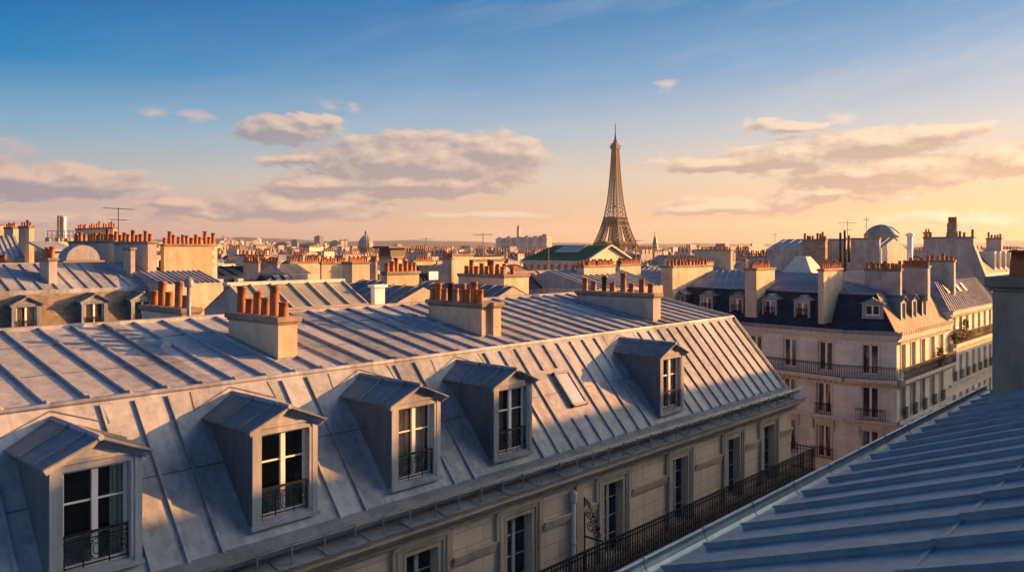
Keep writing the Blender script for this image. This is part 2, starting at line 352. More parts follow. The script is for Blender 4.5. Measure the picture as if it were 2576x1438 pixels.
DARKM = mat('sooty_metal', flat((.03, .028, .026), .5, .4, .3, 8))
INTER = mat('dark_interior', flat((.018, .016, .014), .9, 0, .5, 1.5))
CURT = mat('curtain_cloth', flat((.62, .57, .46), .85, 0, .12, 4))
CURTB = mat('curtain_brown', flat((.34, .20, .11), .85, 0, .2, 4))
def glassd(x):
    n = x.noise(x.V('ADD', x.pos, x.V('SCALE', x.comb(x.rnd, x.rnd, x.rnd), sc=50.0)), .8, 3)
    x.set('Base Color', x.RAMP(n, [(.35, (.012, .014, .018)), (.7, (.05, .055, .06))])); x.set('Roughness', .06); x.set('Specular IOR Level', .6)
    x.set('Normal', x.bump(x.noise(x.pos, 1.3, 1), .05, .05))
GLASSD = mat('window_glass', glassd)
def glassl(x):
    P = x.V('ADD', x.pos, x.V('SCALE', x.comb(x.rnd, x.rnd, x.rnd), sc=50.0)); n = x.noise(x.V('MULTIPLY', P, (2.5, 2.5, .5)), .8, 3)
    x.set('Base Color', x.RAMP(n, [(.36, (.015, .017, .02)), (.47, (.05, .05, .048)), (.56, (.20, .175, .13)), (.7, (.30, .27, .21))])); x.set('Roughness', .08); x.set('Specular IOR Level', .7)
    x.set('Normal', x.bump(x.noise(x.pos, 1.3, 1), .05, .05))
GLASSL = mat('curtained_window_glass', glassl)
def glassc(x):
    nt = x.nt; tr = nt.nodes.new('ShaderNodeBsdfTransparent'); gl = nt.nodes.new('ShaderNodeBsdfGlossy'); fr = nt.nodes.new('ShaderNodeLayerWeight'); mx = nt.nodes.new('ShaderNodeMixShader')
    tr.inputs[0].default_value = (.82, .84, .83, 1); gl.inputs['Roughness'].default_value = .03; fr.inputs[0].default_value = .5
    nt.links.new(x.bump(x.noise(x.pos, 1.1, 1), .04, .05), gl.inputs['Normal'])
    nt.links.new(x.M('MULTIPLY_ADD', x.M('POWER', fr.outputs[1], 4.0), .9, .05), mx.inputs[0]); nt.links.new(tr.outputs[0], mx.inputs[1]); nt.links.new(gl.outputs[0], mx.inputs[2]); nt.links.new(mx.outputs[0], x.out.inputs[0])
GLASSC = mat('clear_glass', glassc)
def roofglass(x):
    n = x.noise(x.pos, .7, 5, .6)
    x.set('Base Color', x.RAMP(n, [(.3, (.16, .18, .15)), (.7, (.26, .28, .22))])); x.set('Roughness', x.M('MULTIPLY_ADD', n, .25, .12)); x.set('Specular IOR Level', .6)
GLASSR = mat('dusty_roof_glass', roofglass)
def slate(c0, c1, c2, w=.24, h=.16):
    def f(x):
        s = x.sep(x.pos); uvx = x.M('ADD', s[0], x.M('MULTIPLY', s[1], .93)); zz = x.M('DIVIDE', s[2], h); row = x.M('FLOOR', zz)
        cxx = x.M('ADD', x.M('DIVIDE', uvx, w), x.M('MULTIPLY', x.M('MODULO', row, 2.0), .5))
        rn = x.white(x.comb(x.M('FLOOR', cxx), row, 0.0), '3D'); big = x.noise(x.pos, .6, 5, .6)
        t = x.M('ADD', x.M('MULTIPLY', rn, .26), x.M('MULTIPLY', big, .74)); col = x.RAMP(t, [(.25, c0), (.5, c1), (.75, c2)])
        jz = x.M('LESS_THAN', x.M('FRACT', zz), .14); jx = x.M('LESS_THAN', x.M('FRACT', cxx), .08); j = x.M('MAXIMUM', jz, jx)
        col = x.MIX(x.M('MULTIPLY', j, .38), col, mul(c0, .45)); x.set('Base Color', col); x.set('Roughness', .75); x.set('Specular IOR Level', .1)
        x.set('Normal', x.bump(big, .2, .02))
    return f
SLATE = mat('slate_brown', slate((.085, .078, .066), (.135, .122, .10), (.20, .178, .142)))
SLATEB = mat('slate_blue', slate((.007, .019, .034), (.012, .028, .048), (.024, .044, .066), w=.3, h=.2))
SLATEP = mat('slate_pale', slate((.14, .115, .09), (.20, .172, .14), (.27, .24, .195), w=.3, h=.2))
def brickf(x):
    s = x.sep(x.pos); h = .12; w = .34; zz = x.M('DIVIDE', s[2], h); row = x.M('FLOOR', zz); cc = x.M('ADD', x.M('DIVIDE', x.M('ADD', s[0], s[1]), w), x.M('MULTIPLY', x.M('MODULO', row, 2.0), .5))
    rn = x.white(x.comb(x.M('FLOOR', cc), row, 0.0), '3D'); col = x.RAMP(rn, [(0, (.15, .10, .065)), (.5, (.22, .155, .10)), (1, (.31, .23, .155))])
    j = x.M('MAXIMUM', x.M('LESS_THAN', x.M('FRACT', zz), .16), x.M('LESS_THAN', x.M('FRACT', cc), .06))
    x.set('Base Color', x.MIX(x.M('MULTIPLY', j, .6), col, (.30, .26, .21))); x.set('Roughness', .9)
BRICK = mat('brown_brick', brickf)
def facade_far(c, sx=2.6, sz=3.1, wd=.42, wh=.58, dark=(.05, .05, .055)):   # far house fronts: rows of windows as surface pattern
    def f(x):
        s = x.sep(x.obj); nn = x.sep(x.nrm); n = x.noise(x.pos, .05, 5, .7)
        fx = x.M('FRACT', x.M('DIVIDE', x.M('ADD', s[0], s[1]), sx)); fz = x.M('FRACT', x.M('DIVIDE', s[2], sz))
        w = x.M('MULTIPLY', x.M('MULTIPLY', x.M('GREATER_THAN', fx, .5 - wd / 2), x.M('LESS_THAN', fx, .5 + wd / 2)), x.M('MULTIPLY', x.M('GREATER_THAN', fz, .22), x.M('LESS_THAN', fz, .22 + wh)))
        w = x.M('MULTIPLY', w, x.M('LESS_THAN', x.M('ABSOLUTE', nn[2]), .5))
        base = x.MIX(x.rnd, mul(c, .78), mul(c, 1.12)); base = x.MIX(n, base, mul(c, .72))
        x.set('Base Color', x.MIX(w, base, dark)); x.set('Roughness', x.M('MULTIPLY_ADD', w, -.6, .85))
    return f
FARW = mat('far_stone_front', facade_far((.47, .40, .31)))
FARG = mat('far_grey_front', facade_far((.33, .31, .29)))
FARB = mat('far_bluish_front', facade_far((.20, .215, .24), 3.2, 3.0, .6, .5))
FARS = mat('far_striped_tower', facade_far((.46, .42, .38), 4.4, 300, .38, .99, (.20, .20, .215)))
FARC = mat('far_cream_wall', plaster((.40, .33, .24), (.50, .43, .33), (.58, .51, .41), amt=.25))
FARR = mat('far_roof', zinc((.12, .13, .15), (.19, .20, .22), (.28, .285, .29), rough=.6, metal=.1))
FART = mat('far_tile_roof', flat((.16, .10, .075), .9, 0, .3, .2))
PANE = mat('sky_tinted_roof_window_glass', flat((.22, .22, .25), .12, 0, .2, .8, .6))  # pale tint stands for reflected sky, put into the base colour
GREEN = mat('green_copper_roof', zinc((.02, .075, .05), (.03, .105, .068), (.05, .14, .09), rough=.55, metal=.1))
TOWERM = mat('tower_iron', flat((.04, .03, .025), .7, .0, .2, .05, .2))
DOMEM = mat('dome_lead', zinc((.12, .115, .11), (.20, .185, .165), (.33, .29, .22), rough=.5, metal=.3))
LEAF = mat('leaf', flat((.05, .075, .025), .7, 0, .5, 6))
HILLM = mat('wooded_hill', flat((.045, .055, .04), .95, 0, .6, .004))
GROUND = mat('city_ground', flat((.09, .085, .08), .95, 0, .4, .03))
STREETM = mat('asphalt', flat((.05, .05, .05), .9, 0, .3, 1.2))
BRONZE = mat('pale_cloth', flat((.55, .48, .42), .9, 0, .15, 3))
# ------------------------------------------------------------------ building pieces
def wall(mb, t0, t1, z0, z1, ops, n=0.0, rev=.24):
    ts = sorted({t0, t1, *[q for o in ops for q in o[:2]]}); zs = sorted({z0, z1, *[q for o in ops for q in o[2:]]})
    for a, b in zip(ts, ts[1:]):
        for c, d in zip(zs, zs[1:]):
            m, k = (a + b) / 2, (c + d) / 2
            if any(o[0] < m < o[1] and o[2] < k < o[3] for o in ops): continue
            mb.quad((a, n, c), (b, n, c), (b, n, d), (a, n, d))
    for a, b, c, d in ops:
        r = n - rev
        mb.quad((a, n, c), (a, r, c), (a, r, d), (a, n, d)); mb.quad((b, n, c), (b, r, c), (b, r, d), (b, n, d))
        mb.quad((a, n, c), (b, n, c), (b, r, c), (a, r, c)); mb.quad((a, n, d), (b, n, d), (b, r, d), (a, r, d))
def window(parent, F, t, n, z0, z1, w, rows=3, fm=None, gm=None, nested=True, fw=.055, label=None):
    fm = fm or WHITE; gm = gm or GLASSD; b = MB(F); d = .05
    b.box(t - w / 2, t - w / 2 + fw, n - d, n, z0, z1); b.box(t + w / 2 - fw, t + w / 2, n - d, n, z0, z1)
    b.box(t - w / 2 + fw, t + w / 2 - fw, n - d, n - .002, z1 - fw, z1); b.box(t - w / 2 + fw, t + w / 2 - fw, n - d, n + .015, z0, z0 + fw * 1.6)
    b.box(t - fw * .95, t + fw * .95, n - d, n + .018, z0 + fw * 1.6, z1 - fw)
    for i in range(1, rows):
        z = z0 + (z1 - z0) * i / rows
        for sx in (-1, 1): b.box(*sorted((t + sx * fw * .95, t + sx * (w / 2 - fw))), n - d + .01, n - .012, z - .017, z + .017)
    f = b.build('window_frame' if nested else 'window', fm, parent, label)
    p = MB(F); p.box(t - w / 2 + .02, t + w / 2 - .02, n - d + .012, n - d + .022, z0 + .02, z1 - .02)
    p.build('window_pane', gm, parent if nested else f)
    return f
def ring(c, r, T, Z=(0, 0, 1), n=10, sx=1, sz=1): return [tuple(c[i] + T[i] * r * sx * math.cos(2 * math.pi * k / n) + Z[i] * r * sz * math.sin(2 * math.pi * k / n) for i in range(3)) for k in range(n)]
def scroll(mb, c, r, sgn=1, turns=1.4, T=(1, 0, 0), th=.008, up=1):
    pts = []
    for k in range(15):
        a = k / 14 * turns * 2 * math.pi; rr = r * (1 - .75 * k / 14)
        pts.append(tuple(c[i] + T[i] * sgn * (rr * math.cos(a)) + (up * rr * math.sin(a) if i == 2 else 0) for i in range(3)))
    mb.tube(pts, th, 4, caps=False)
def ornate_rail(mb, t0, t1, n, z0, z1, hand=.045):       # short window guard with scrollwork
    h = z1 - z0; m = (t0 + t1) / 2; w = t1 - t0
    mb.box(t0, t1, n - hand / 2, n + hand / 2, z1 - .035, z1); mb.box(t0, t1, n - .012, n + .012, z0 + .04, z0 + .06); mb.box(t0, t1, n - .01, n + .01, z1 - .13, z1 - .115)
    for t in (t0 + .02, t1 - .02, t0 + w * .30, t1 - w * .30): mb.box(t - .009, t + .009, n - .009, n + .009, z0, z1 - .03)
    zc = z0 + h * .46
    mb.tube(ring((m, n, zc), h * .30, (1, 0, 0), n=12, sx=.55), .009, 4, True); mb.tube(ring((m, n, zc), h * .16, (1, 0, 0), n=10, sx=.6), .009, 4, True)
    for sx in (-1, 1):
        for up in (-1, 1):
            scroll(mb, (m + sx * w * .12, n, zc + up * h * .17), h * .13, -sx, up=up); scroll(mb, (m + sx * w * .245, n, zc + up * h * .16), h * .12, sx, up=up)
            scroll(mb, (m + sx * w * .41, n, zc + up * h * .15), h * .13, -sx, up=up)
        mb.tube(ring((m + sx * w * .41, n, zc), h * .10, (1, 0, 0), n=8, sx=.7), .008, 4, True)
def baluster_rail(mb, t0, t1, n, z0, z1, step=.13, rings=True, axis=0, th=.011):
    def B(ta, tb, a, b, c, d):
        if axis == 0: mb.box(ta, tb, a, b, c, d)
        else: mb.box(a, b, ta, tb, c, d)
    B(t0, t1, n - .03, n + .03, z1 - .04, z1); B(t0, t1, n - .015, n + .015, z0 + .06, z0 + .085); B(t0, t1, n - .012, n + .012, z1 - .17, z1 - .15)
    k = max(2, int((t1 - t0) / step)); T = (1, 0, 0) if axis == 0 else (0, 1, 0)
    for i in range(k + 1):
        t = t0 + (t1 - t0) * i / k
        B(t - th, t + th, n - th, n + th, z0, z1 - .03)
        if rings and i < k:
            c = (t + (t1 - t0) / k / 2, n) if axis == 0 else (n, t + (t1 - t0) / k / 2); r = (t1 - t0) / k * .40
            mb.tube(ring((c[0], c[1], z1 - .095), .05, T, n=6, sx=min(1, r / .05)), .008, 3, True)
            if i % 2 == 0: mb.tube(ring((c[0], c[1], (z0 + z1) / 2 - .1), .20, T, n=8, sx=r / .2), .009, 3, True)
            else: mb.tube(ring((c[0], c[1], z0 + .20), .10, T, n=6, sx=r / .1), .009, 3, True)
def seam_roof(mb, p00, p10, p01, p11, ribs, w=.055, h=.055, joint=(.55,), skip=None, jm=0):   # sheet with batten rolls; params along the eave
    F = mb.F; p00, p10, p01, p11 = [F(q) if F else Vector(q) for q in (p00, p10, p01, p11)]; mb.F = None; mb.quad(p00, p10, p11, p01)
    n = (p10 - p00).cross(p01 - p00).normalized(); n = n if n.z > 0 else -n
    for r in ribs:
        a = p00.lerp(p10, r); b = p01.lerp(p11, r)
        rng = skip(r) if skip else [(0.0, 1.0)]
        for f0, f1 in rng: mb.bar(a.lerp(b, f0), a.lerp(b, f1), w, h, n)
    mb.mi = jm
    for j in joint: mb.bar(p00.lerp(p01, j), p10.lerp(p11, j), .03, .014, n)
    mb.mi = 0
    mb.F = F
    return n
def mesh_pot(nm, tall, wide=1.0):
    m = MB(); m.lathe((0, 0, 0), [(.135 * wide, 0), (.125 * wide, tall * .5), (.118 * wide, tall * .9), (.136 * wide, tall * .91), (.136 * wide, tall), (.10 * wide, tall), (.10 * wide, tall * .75)], 14)
    return m.mesh(nm, TERRA)
POTS = [mesh_pot('chimney_pot', .42), mesh_pot('chimney_pot', .58), mesh_pot('chimney_pot', .76)]
def _blackpot():
    m = MB(); m.lathe((0, 0, 0), [(.12, 0), (.12, .56), (.15, .58), (.15, .64), (.11, .64)], 12); return m.mesh('metal_flue', DARKM)
BLACKPOT = _blackpot()
def pot(parent, x, y, z, k=0, sc=1.0, h=1.0, me=None, name='chimney_pot'):
    o = bpy.data.objects.new(name, me or POTS[k]); C.objects.link(o)
    if parent: o.parent = parent; off = ORG.get(parent.name, Vector((0, 0, 0)))
    else: off = Vector((0, 0, 0))
    o.location = Vector((x, y, z)) - off; o.scale = (sc, sc, sc * h); return o
def cap_for(parent, x0, x1, y0, y1, z, ov=.09, th=.14, m=None):
    b = MB(); b.box(x0 - ov, x1 + ov, y0 - ov, y1 + ov, z, z + th); b.box(x0 - ov * .45, x1 + ov * .45, y0 - ov * .45, y1 + ov * .45, z - .06, z - .002)
    return b.build('chimney_cap', m or CAPM, parent, bevel=.02)
def chimney(parent, x0, x1, y0, y1, z0, z1, pots=6, m=None, sizes=None, sc=1.0, rows=1, capm=None, extra=None, pz=.14, name='chimney', flash=True):
    b = MB(); b.box(x0, x1, y0, y1, z0, z1)
    if extra: extra(b)
    c = b.build(name, m or PLAST, parent); cap_for(c, x0, x1, y0, y1, z1, m=capm)
    pots_on(c, x0, x1, y0, y1, z1 + pz, pots, sizes, sc, rows); return c
def pots_on(c, x0, x1, y0, y1, z, pots, sizes=None, sc=1.0, rows=1, gaps=0):
    alongx = (x1 - x0) > (y1 - y0); L = max(x1 - x0, y1 - y0)
    for r in range(rows):
        for i in range(pots):
            if R_.random() < gaps: continue
            f = (i + .5 + R_.uniform(-.12, .12)) / pots; k = (sizes[i % len(sizes)] if sizes else R_.choice((0, 0, 1, 2))); q = (r + .5) / rows
            me = BLACKPOT if k == 9 else None; nm = 'metal_flue' if k == 9 else 'chimney_pot'; k = 0 if k == 9 else k
            hh = R_.uniform(.9, 1.1)
            if alongx: pot(c, x0 + L * f, y0 + (y1 - y0) * q, z, k, sc, hh, me, nm)
            else: pot(c, x0 + (x1 - x0) * q, y1 - L * f, z, k, sc, hh, me, nm)
def dormer(root, F, t, nf, z0, z1, zr, w, nm, ow, oz0, oz1, rail=None, rows=3, body=None, roofm=None, fm=None, gm=None, curtain=None, ribs=2, ov=.15, rafters=True, railm=None, label=None, inner=True, cheekm=None, slopem=None):
    body = body or ZINC; roofm = roofm or ZINC
    b = MB(F); wall(b, t - w / 2, t + w / 2, z0, z1, [(t - ow / 2, t + ow / 2, oz0, oz1)], nf, .17)
    b.face([(t - w / 2, nf, z1), (t + w / 2, nf, z1), (t, nf, zr - .03)])
    for sx in (-1, 1):
        x = t + sx * w / 2
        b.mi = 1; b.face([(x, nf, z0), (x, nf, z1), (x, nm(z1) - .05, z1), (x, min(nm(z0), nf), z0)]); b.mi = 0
        b.box(*sorted((x, x - sx * .13)), nf, nf + .022, z0, z1 - .004)              # corner boards of the front
        b.box(*sorted((t + sx * (ow / 2 + .10), t + sx * (ow / 2 + .02))), nf, nf + .012, oz0, oz1)
    b.box(t - w / 2 - .02, t + w / 2 + .02, nf, nf + .035, z1 - .05, z1 + .012)
    b.box(t - w / 2 - .03, t + w / 2 + .03, nf - .05, nf + .06, z0 - .03, z0 + .05)
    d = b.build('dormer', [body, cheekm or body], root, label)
    r = MB(F); r.mi = 1; e = w / 2 + ov; ze = z1 - .02 - ov * (zr - z1) / (w / 2) * .6; fo = nf + .17
    for sx in (-1, 1):
        P = [(t, fo, zr), (t + sx * e, fo, ze), (t + sx * e, nm(ze) - .06, ze), (t, nm(zr) - .06, zr)]
        r.prism(P, (0, 0, .035))
        A, B_ = Vector(P[0]), Vector(P[1]); D_, C_ = Vector(P[3]), Vector(P[2])
        up = Vector((sx * (zr - ze), 0, e)); FU = F(up) - F((0, 0, 0))
        for i in range(ribs):
            f = (i + .6) / (ribs + .5); a = A.lerp(D_, f * .93); q = B_.lerp(C_, f * .93)
            r.bar(a + Vector((0, 0, .03)), q + Vector((0, 0, .03)), .05, .05, FU)
        r.mi = 0
        if rafters:
            for i, (pr, dz) in enumerate(((.13, -.035), (.09, -.075), (.05, -.11))):
                a = Vector((t, nf, zr + dz)); q = Vector((t + sx * (e - .03 - .03 * i), nf, ze + dz))
                r.prism([a, q, q + Vector((0, pr, 0)), a + Vector((0, pr, 0))], (0, 0, .036))
        r.mi = 1
    r.mi = 0; r.tube([(t, fo + .01, zr + .03), (t, nm(zr) - .06, zr + .03)], .055, 8)
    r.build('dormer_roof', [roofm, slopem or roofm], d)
    n = nf - .12
    if inner:
        i = MB(F); i.box(t - ow / 2 - .05, t + ow / 2 + .05, n - .55, n - .5, oz0 - .05, oz1 + .05); i.build('room_interior', INTER, d)
    window(d, F, t, n, oz0, oz1, ow, rows, fm, gm)
    if curtain:
        cm, spans = curtain; cb = MB(F)
        for (a, q) in spans:
            xa, xb = t - ow / 2 + ow * a, t - ow / 2 + ow * q; k = max(6, int((xb - xa) / .025)); pts = []
            for j in range(k + 1):
                x = xa + (xb - xa) * j / k; pts.append((x, n - .15 + .022 * math.sin(j * 1.9) + .01 * math.sin(j * .8)))
            for (p, q2) in zip(pts, pts[1:]): cb.quad((p[0], p[1], oz0 + .05), (q2[0], q2[1], oz0 + .05), (q2[0], q2[1], oz1 - .03), (p[0], p[1], oz1 - .03))
        cb.build('curtain', cm, d)
    if rail:
        rb = MB(F)
        if rail == 'ornate': ornate_rail(rb, t - ow / 2 + .01, t + ow / 2 - .01, nf - .035, oz0 + .03, oz0 + .03 + .62)
        else: baluster_rail(rb, t - ow / 2, t + ow / 2, nf + .05, oz0, oz0 + .8, .12, False, th=.012)
        rb.build('window_guard', railm or IRON, d)
    return d
def antenna(x, y, z, h, label, bars, lean=0.0, name='tv_antenna'):
    t = thing(name, label, 'antenna', (x, y, z)); b = MB(); b.tube([(x, y, z), (x + lean, y, z + h)], .035, 5); b.build('mast', DARKM, t)
    for (fz, L, n, ang) in bars:
        c, s_ = math.cos(ang), math.sin(ang); zz = z + h * fz; a = MB()
        a.tube([(x - c * L * .5, y - s_ * L * .5, zz), (x + c * L * .5, y + s_ * L * .5, zz)], .024, 4)
        for i in range(n):
            q = -L * .5 + L * i / (n - 1); l2 = .22 + .25 * i / n
            a.tube([(x + c * q - s_ * l2, y + s_ * q + c * l2, zz), (x + c * q + s_ * l2, y + s_ * q - c * l2, zz)], .012, 3)
        a.build('boom', DARKM, t)
    return t
# ------------------------------------------------------------------ ground and hills
def gh(x, y):                                   # ground height: the quarter stands on a low rise, hills ring the city
    d = math.hypot(x, y); h = -28 - 18 * min(1, max(0, (d - 250) / 700))
    az = math.atan2(RT[0] * x + RT[1] * y, FW[0] * x + FW[1] * y); px = CX + FPX * math.tan(max(-1.2, min(1.2, az)))
    def bumpf(c, w, hh, d0, d1): return hh * math.exp(-((px - c) / w) ** 2) * min(1, max(0, (d - d0) / (d1 - d0))) ** 1.5
    h += bumpf(650, 190, 42, 1800, 5200) + bumpf(380, 300, 36, 1800, 5200)
    far = min(1, max(0, (d - 5200) / 2600)); far = far * far * (3 - 2 * far)
    prof = 86 + 34 * math.exp(-((px - 1010) / 130) ** 2) + 22 * math.exp(-((px - 1180) / 110) ** 2) + 24 * math.exp(-((px - 1420) / 60) ** 2) + 12 * math.exp(-((px - 1750) / 160) ** 2) + 34 * math.exp(-((px - 2560) / 60) ** 2) + 4 * math.sin(px / 23) + 3 * math.sin(px / 9.7)
    return h + far * max(0, prof)
def ground():
    b = MB(); rr = [0, 60, 120, 250, 420, 640, 950, 1400, 2000, 2800, 3800, 4600, 5200, 5800, 6400, 7000, 7600, 7900, 8600, 9400]; na = 220; P = []
    a0 = math.atan2(FW[1], FW[0])
    for r in rr: P.append([b.pt((r * math.cos(2 * math.pi * k / na), r * math.sin(2 * math.pi * k / na), gh(r * math.cos(2 * math.pi * k / na), r * math.sin(2 * math.pi * k / na)))) for k in range(na)])
    for i in range(len(rr) - 1):
        for k in range(na):
            f = [P[i][k], P[i][(k + 1) % na], P[i + 1][(k + 1) % na], P[i + 1][k]]
            if i == 0: f = f[1:]
            b.f.append(f); b.m.append(1 if rr[i] >= 4600 else 0); b.sm.append(True)
    o = b.build('ground', [GROUND, HILLM]); struct(o)
    s = MB(); s.box(-60, 140, 4.6, 13.4, -28, -27.98); struct(s.build('street', STREETM))
    for (y0, y1) in ((2.6, 4.6), (13.4, 15.5)):
        q = MB(); q.box(-60, 140, y0, y1, -28, -27.86); struct(q.build('pavement', PLASTG))
ground()
# ------------------------------------------------------------------ the zinc-roofed building across the street
VF, ZE, VB, ZB, VR, ZR, S0, S1 = 14.8, -6.17, 17.49, -3.08, 23.05, -2.05, -9.0, 34.16
MN = thing('apartment_building', 'long stone house with grey zinc mansard roof and five gabled dormers', 'building', (12, 15, -28))
F0 = Frame((0, VF), (1, 0), (0, -1))
NM = lambda z: -(.05 + (z - ZE) * (VB - VF - .05) / (ZB - ZE))          # mansard plane: outward offset at height z
WC = [9.3, 13.1, 16.6, 21.0, 25.0, 28.9, 32.0]; WW = 1.08
ops = []
for zt in (-7.22, -10.5, -13.8): ops += [(c - WW / 2, c + WW / 2, zt - 2.3, zt) for c in WC]
w_ = MB(F0); wall(w_, S0, S1, -28, -6.3, ops, 0, .30)
w_.quad((S1, 0, -28), (S1, -14.7, -28), (S1, -14.7, -6.3), (S1, 0, -6.3))
w_.face([(S1 - .02, -.05, -6.3), (S1 - .02, NM(ZB), ZB - .03), (S1 - .02, VF - VR, ZR - .03), (S1 - .02, VF - 28.5, ZB - .03), (S1 - .02, VF - 29.4, -6.3)])
w_.quad((S0, -14.6, -28), (S1, -14.6, -28), (S1, -14.6, -6.2), (S0, -14.6, -6.2)); w_.quad((S0, 0, -28), (S0, -14.7, -28), (S0, -14.7, -6.3), (S0, 0, -6.3))
WALL0 = w_.build('facade_wall', STONE, MN)
# mouldings: window surrounds, string course, cornice
m_ = MB(F0)
for zt in (-7.22, -10.5, -13.8):
    for c in WC:
        for (a, pr) in ((.06, .03), (.20, .06), (.30, .09)):
            x0, x1 = WW / 2 + a - .10, WW / 2 + a
            m_.box(c - x1, c - x0, .001, pr, zt - 2.3, zt + a - .1); m_.box(c + x0, c + x1, .001, pr, zt - 2.3, zt + a - .1); m_.box(c - x1, c + x1, .001, pr + .002, zt + a - .1, zt + a)
        for sx in (-1, 1): m_.box(*sorted((c + sx * (WW / 2 + .30), c + sx * (WW / 2 + .42))), .001, .075, zt - .5, zt + .2)
        m_.box(c - WW / 2 - .42, c + WW / 2 + .42, .001, .10, zt + .204, zt + .27)
edges = [S0] + [q for c in WC for q in (c - WW / 2 - .44, c + WW / 2 + .44)] + [S1]
for a, b in zip(edges[::2], edges[1::2]):
    m_.box(a, b, .001, .10, -7.80, -7.70); m_.box(a, b, .001, .06, -7.90, -7.803); m_.box(a, b, .001, .13, -7.697, -7.66)
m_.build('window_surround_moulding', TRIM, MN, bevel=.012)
c_ = MB(F0)
for (pr, z0, z1) in ((.10, -6.92, -6.80), (.17, -6.797, -6.72), (.30, -6.717, -6.58), (.46, -6.577, -6.44), (.52, -6.437, -6.40)): c_.box(S0, S1 + pr, .001, pr, z0, z1)
for (pr, z0, z1) in ((.10, -6.92, -6.80), (.17, -6.797, -6.72), (.30, -6.717, -6.58), (.46, -6.577, -6.44), (.52, -6.437, -6.40)): c_.box(S1 + .001, S1 + pr, -3, -.002, z0, z1)
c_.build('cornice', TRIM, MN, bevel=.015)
s_ = MB(F0)                                                          # zinc covering of the cornice, in lapped sheets
x = S0
while x < S1 + .45:
    x1 = min(x + 1.12, S1 + .5); d = R_.uniform(-.006, .006)
    s_.prism([(x, .54, -6.392), (x, .05, -6.30 + d), (x, .05, -6.285 + d), (x, .55, -6.372)], (x1 - x - .012, 0, 0)); s_.bar((x, .545, -6.372), (x, .06, -6.285 + d), .05, .022); x = x1
s_.build('cornice_flashing', LEAD, MN)
g_ = MB(F0)                                                          # hanging gutter with its safety rail
prof = [(.13 * math.cos(a), .13 * math.sin(a)) for a in [math.pi * (1 + k / 8) for k in range(9)]]
for (a, b) in zip(prof, prof[1:]): g_.face([(S0, .24 + a[0], -6.03 + a[1]), (S1 + .12, .24 + a[0], -6.03 + a[1]), (S1 + .12, .24 + b[0], -6.03 + b[1]), (S0, .24 + b[0], -6.03 + b[1])], True)
g_.tube([(S0, .375, -6.02), (S1 + .12, .375, -6.02)], .02, 8); g_.tube([(S0, .43, -5.93), (S1 + .15, .43, -5.93)], .026, 8)
x = S0 + .3
while x < S1: g_.box(x - .014, x + .014, .415, .445, -6.37, -5.93); g_.box(x - .01, x + .01, .02, .42, -6.2, -6.18); x += .78
g_.build('gutter', LEAD, MN)
a_ = MB(F0); a_.quad((S0, .10, -6.30), (S1, .10, -6.30), (S1, .03, -5.98), (S0, .03, -5.98)); a_.quad((S0, .03, -5.98), (S1, .03, -5.98), (S1, NM(-5.95), -5.95), (S0, NM(-5.95), -5.95))
x = S0 + .5
while x < S1: a_.bar((x, .105, -6.30), (x, .03, -5.98), .02, .01, (0, -1, .2)); x += .9
a_.build('apron_flashing', LEAD, MN)
DC = [5.78, 9.57, 13.2, 16.7, 25.0]; DW = 1.56
mr = MB(F0); L = S1 - S0; ribs = []
x = 34.0
while x > S0: ribs.append((x - S0) / L); x -= .70
def fz(z): return (z - ZE) / (ZB - ZE)
def skip(r):
    x = S0 + r * L
    for c in DC:
        if abs(x - c) < DW / 2 + .12: return [(.955, .97)] if False else []
        if abs(x - c) < DW / 2 + .45: return [(.05, .965)]
    if 19.9 < x < 21.35: return [(.03, .30), (.74, .965)]
    return [(.03, .965)]
seam_roof(mr, (S0, NM(ZE), ZE), (S1, NM(ZE), ZE), (S0, NM(ZB), ZB), (S1, NM(ZB), ZB), ribs, .05, .055, (), skip)
nrm = Vector((0, -(ZB - ZE), VB - VF)).normalized()
for i, (a, b) in enumerate(zip([S0] + sorted(DC), sorted(DC) + [S1])):
    a2 = a + DW / 2 if i else a; b2 = b - DW / 2 if i < len(DC) else b; z = ZE + (.50 + .03 * (i % 3)) * (ZB - ZE)
    mr.mi = 1; mr.bar((a2, NM(z), z), (b2, NM(z), z), .028, .010, nrm); mr.mi = 0
for c in DC:                                                         # chevron flashing above each dormer
    mr.mi = 1
    for sx in (-1, 1): mr.bar((c, NM(-3.17) + .0, -3.17), (c + sx * 1.0, NM(-3.52), -3.52), .025, .014, nrm); mr.bar((c + sx * 1.0, NM(-3.5), -3.5), (c + sx * .95, NM(-3.16), -3.16), .022, .010, nrm)
mr.mi = 0
mr.bar((S1 - .03, NM(ZE) + .0, ZE), (S1 - .03, NM(ZB), ZB), .09, .07, nrm)
mr.tube([(S0, NM(ZB) + .015, ZB + .005), (S1, NM(ZB) + .015, ZB + .005)], .06, 8); mr.box(S0, S1, NM(ZB) - .02, NM(ZB) + .05, ZB - .16, ZB - .04)
MROOF = mr.build('mansard_roof', [ZINC, CHEEK], MN)
ur = MB(); rb = []
x = 33.75
while x > S0: rb.append((x - S0) / L); x -= .80
nU = seam_roof(ur, (S0, VB + .02, ZB), (S1, VB + .02, ZB), (S0, VR, ZR), (S1, VR, ZR), rb, .06, .065, (.33, .72), jm=1)
for r in rb: ur.tube([(S0 + r * L, VB - .05, ZB + .03), (S0 + r * L, VB + .12, ZB + .06)], .05, 8)
seam_roof(ur, (S0, 28.5, ZB), (S1, 28.5, ZB), (S0, VR, ZR), (S1, VR, ZR), rb[::2], .06, .065, ())
ur.quad((S0, 28.5, ZB), (S1, 28.5, ZB), (S1, 29.5, -6.2), (S0, 29.5, -6.2))
ur.box(S0, S1, VR - .13, VR + .13, ZR - .03, ZR + .07); ur.bar((S1 - .03, VB, ZB), (S1 - .03, VR, ZR), .10, .07, nU)
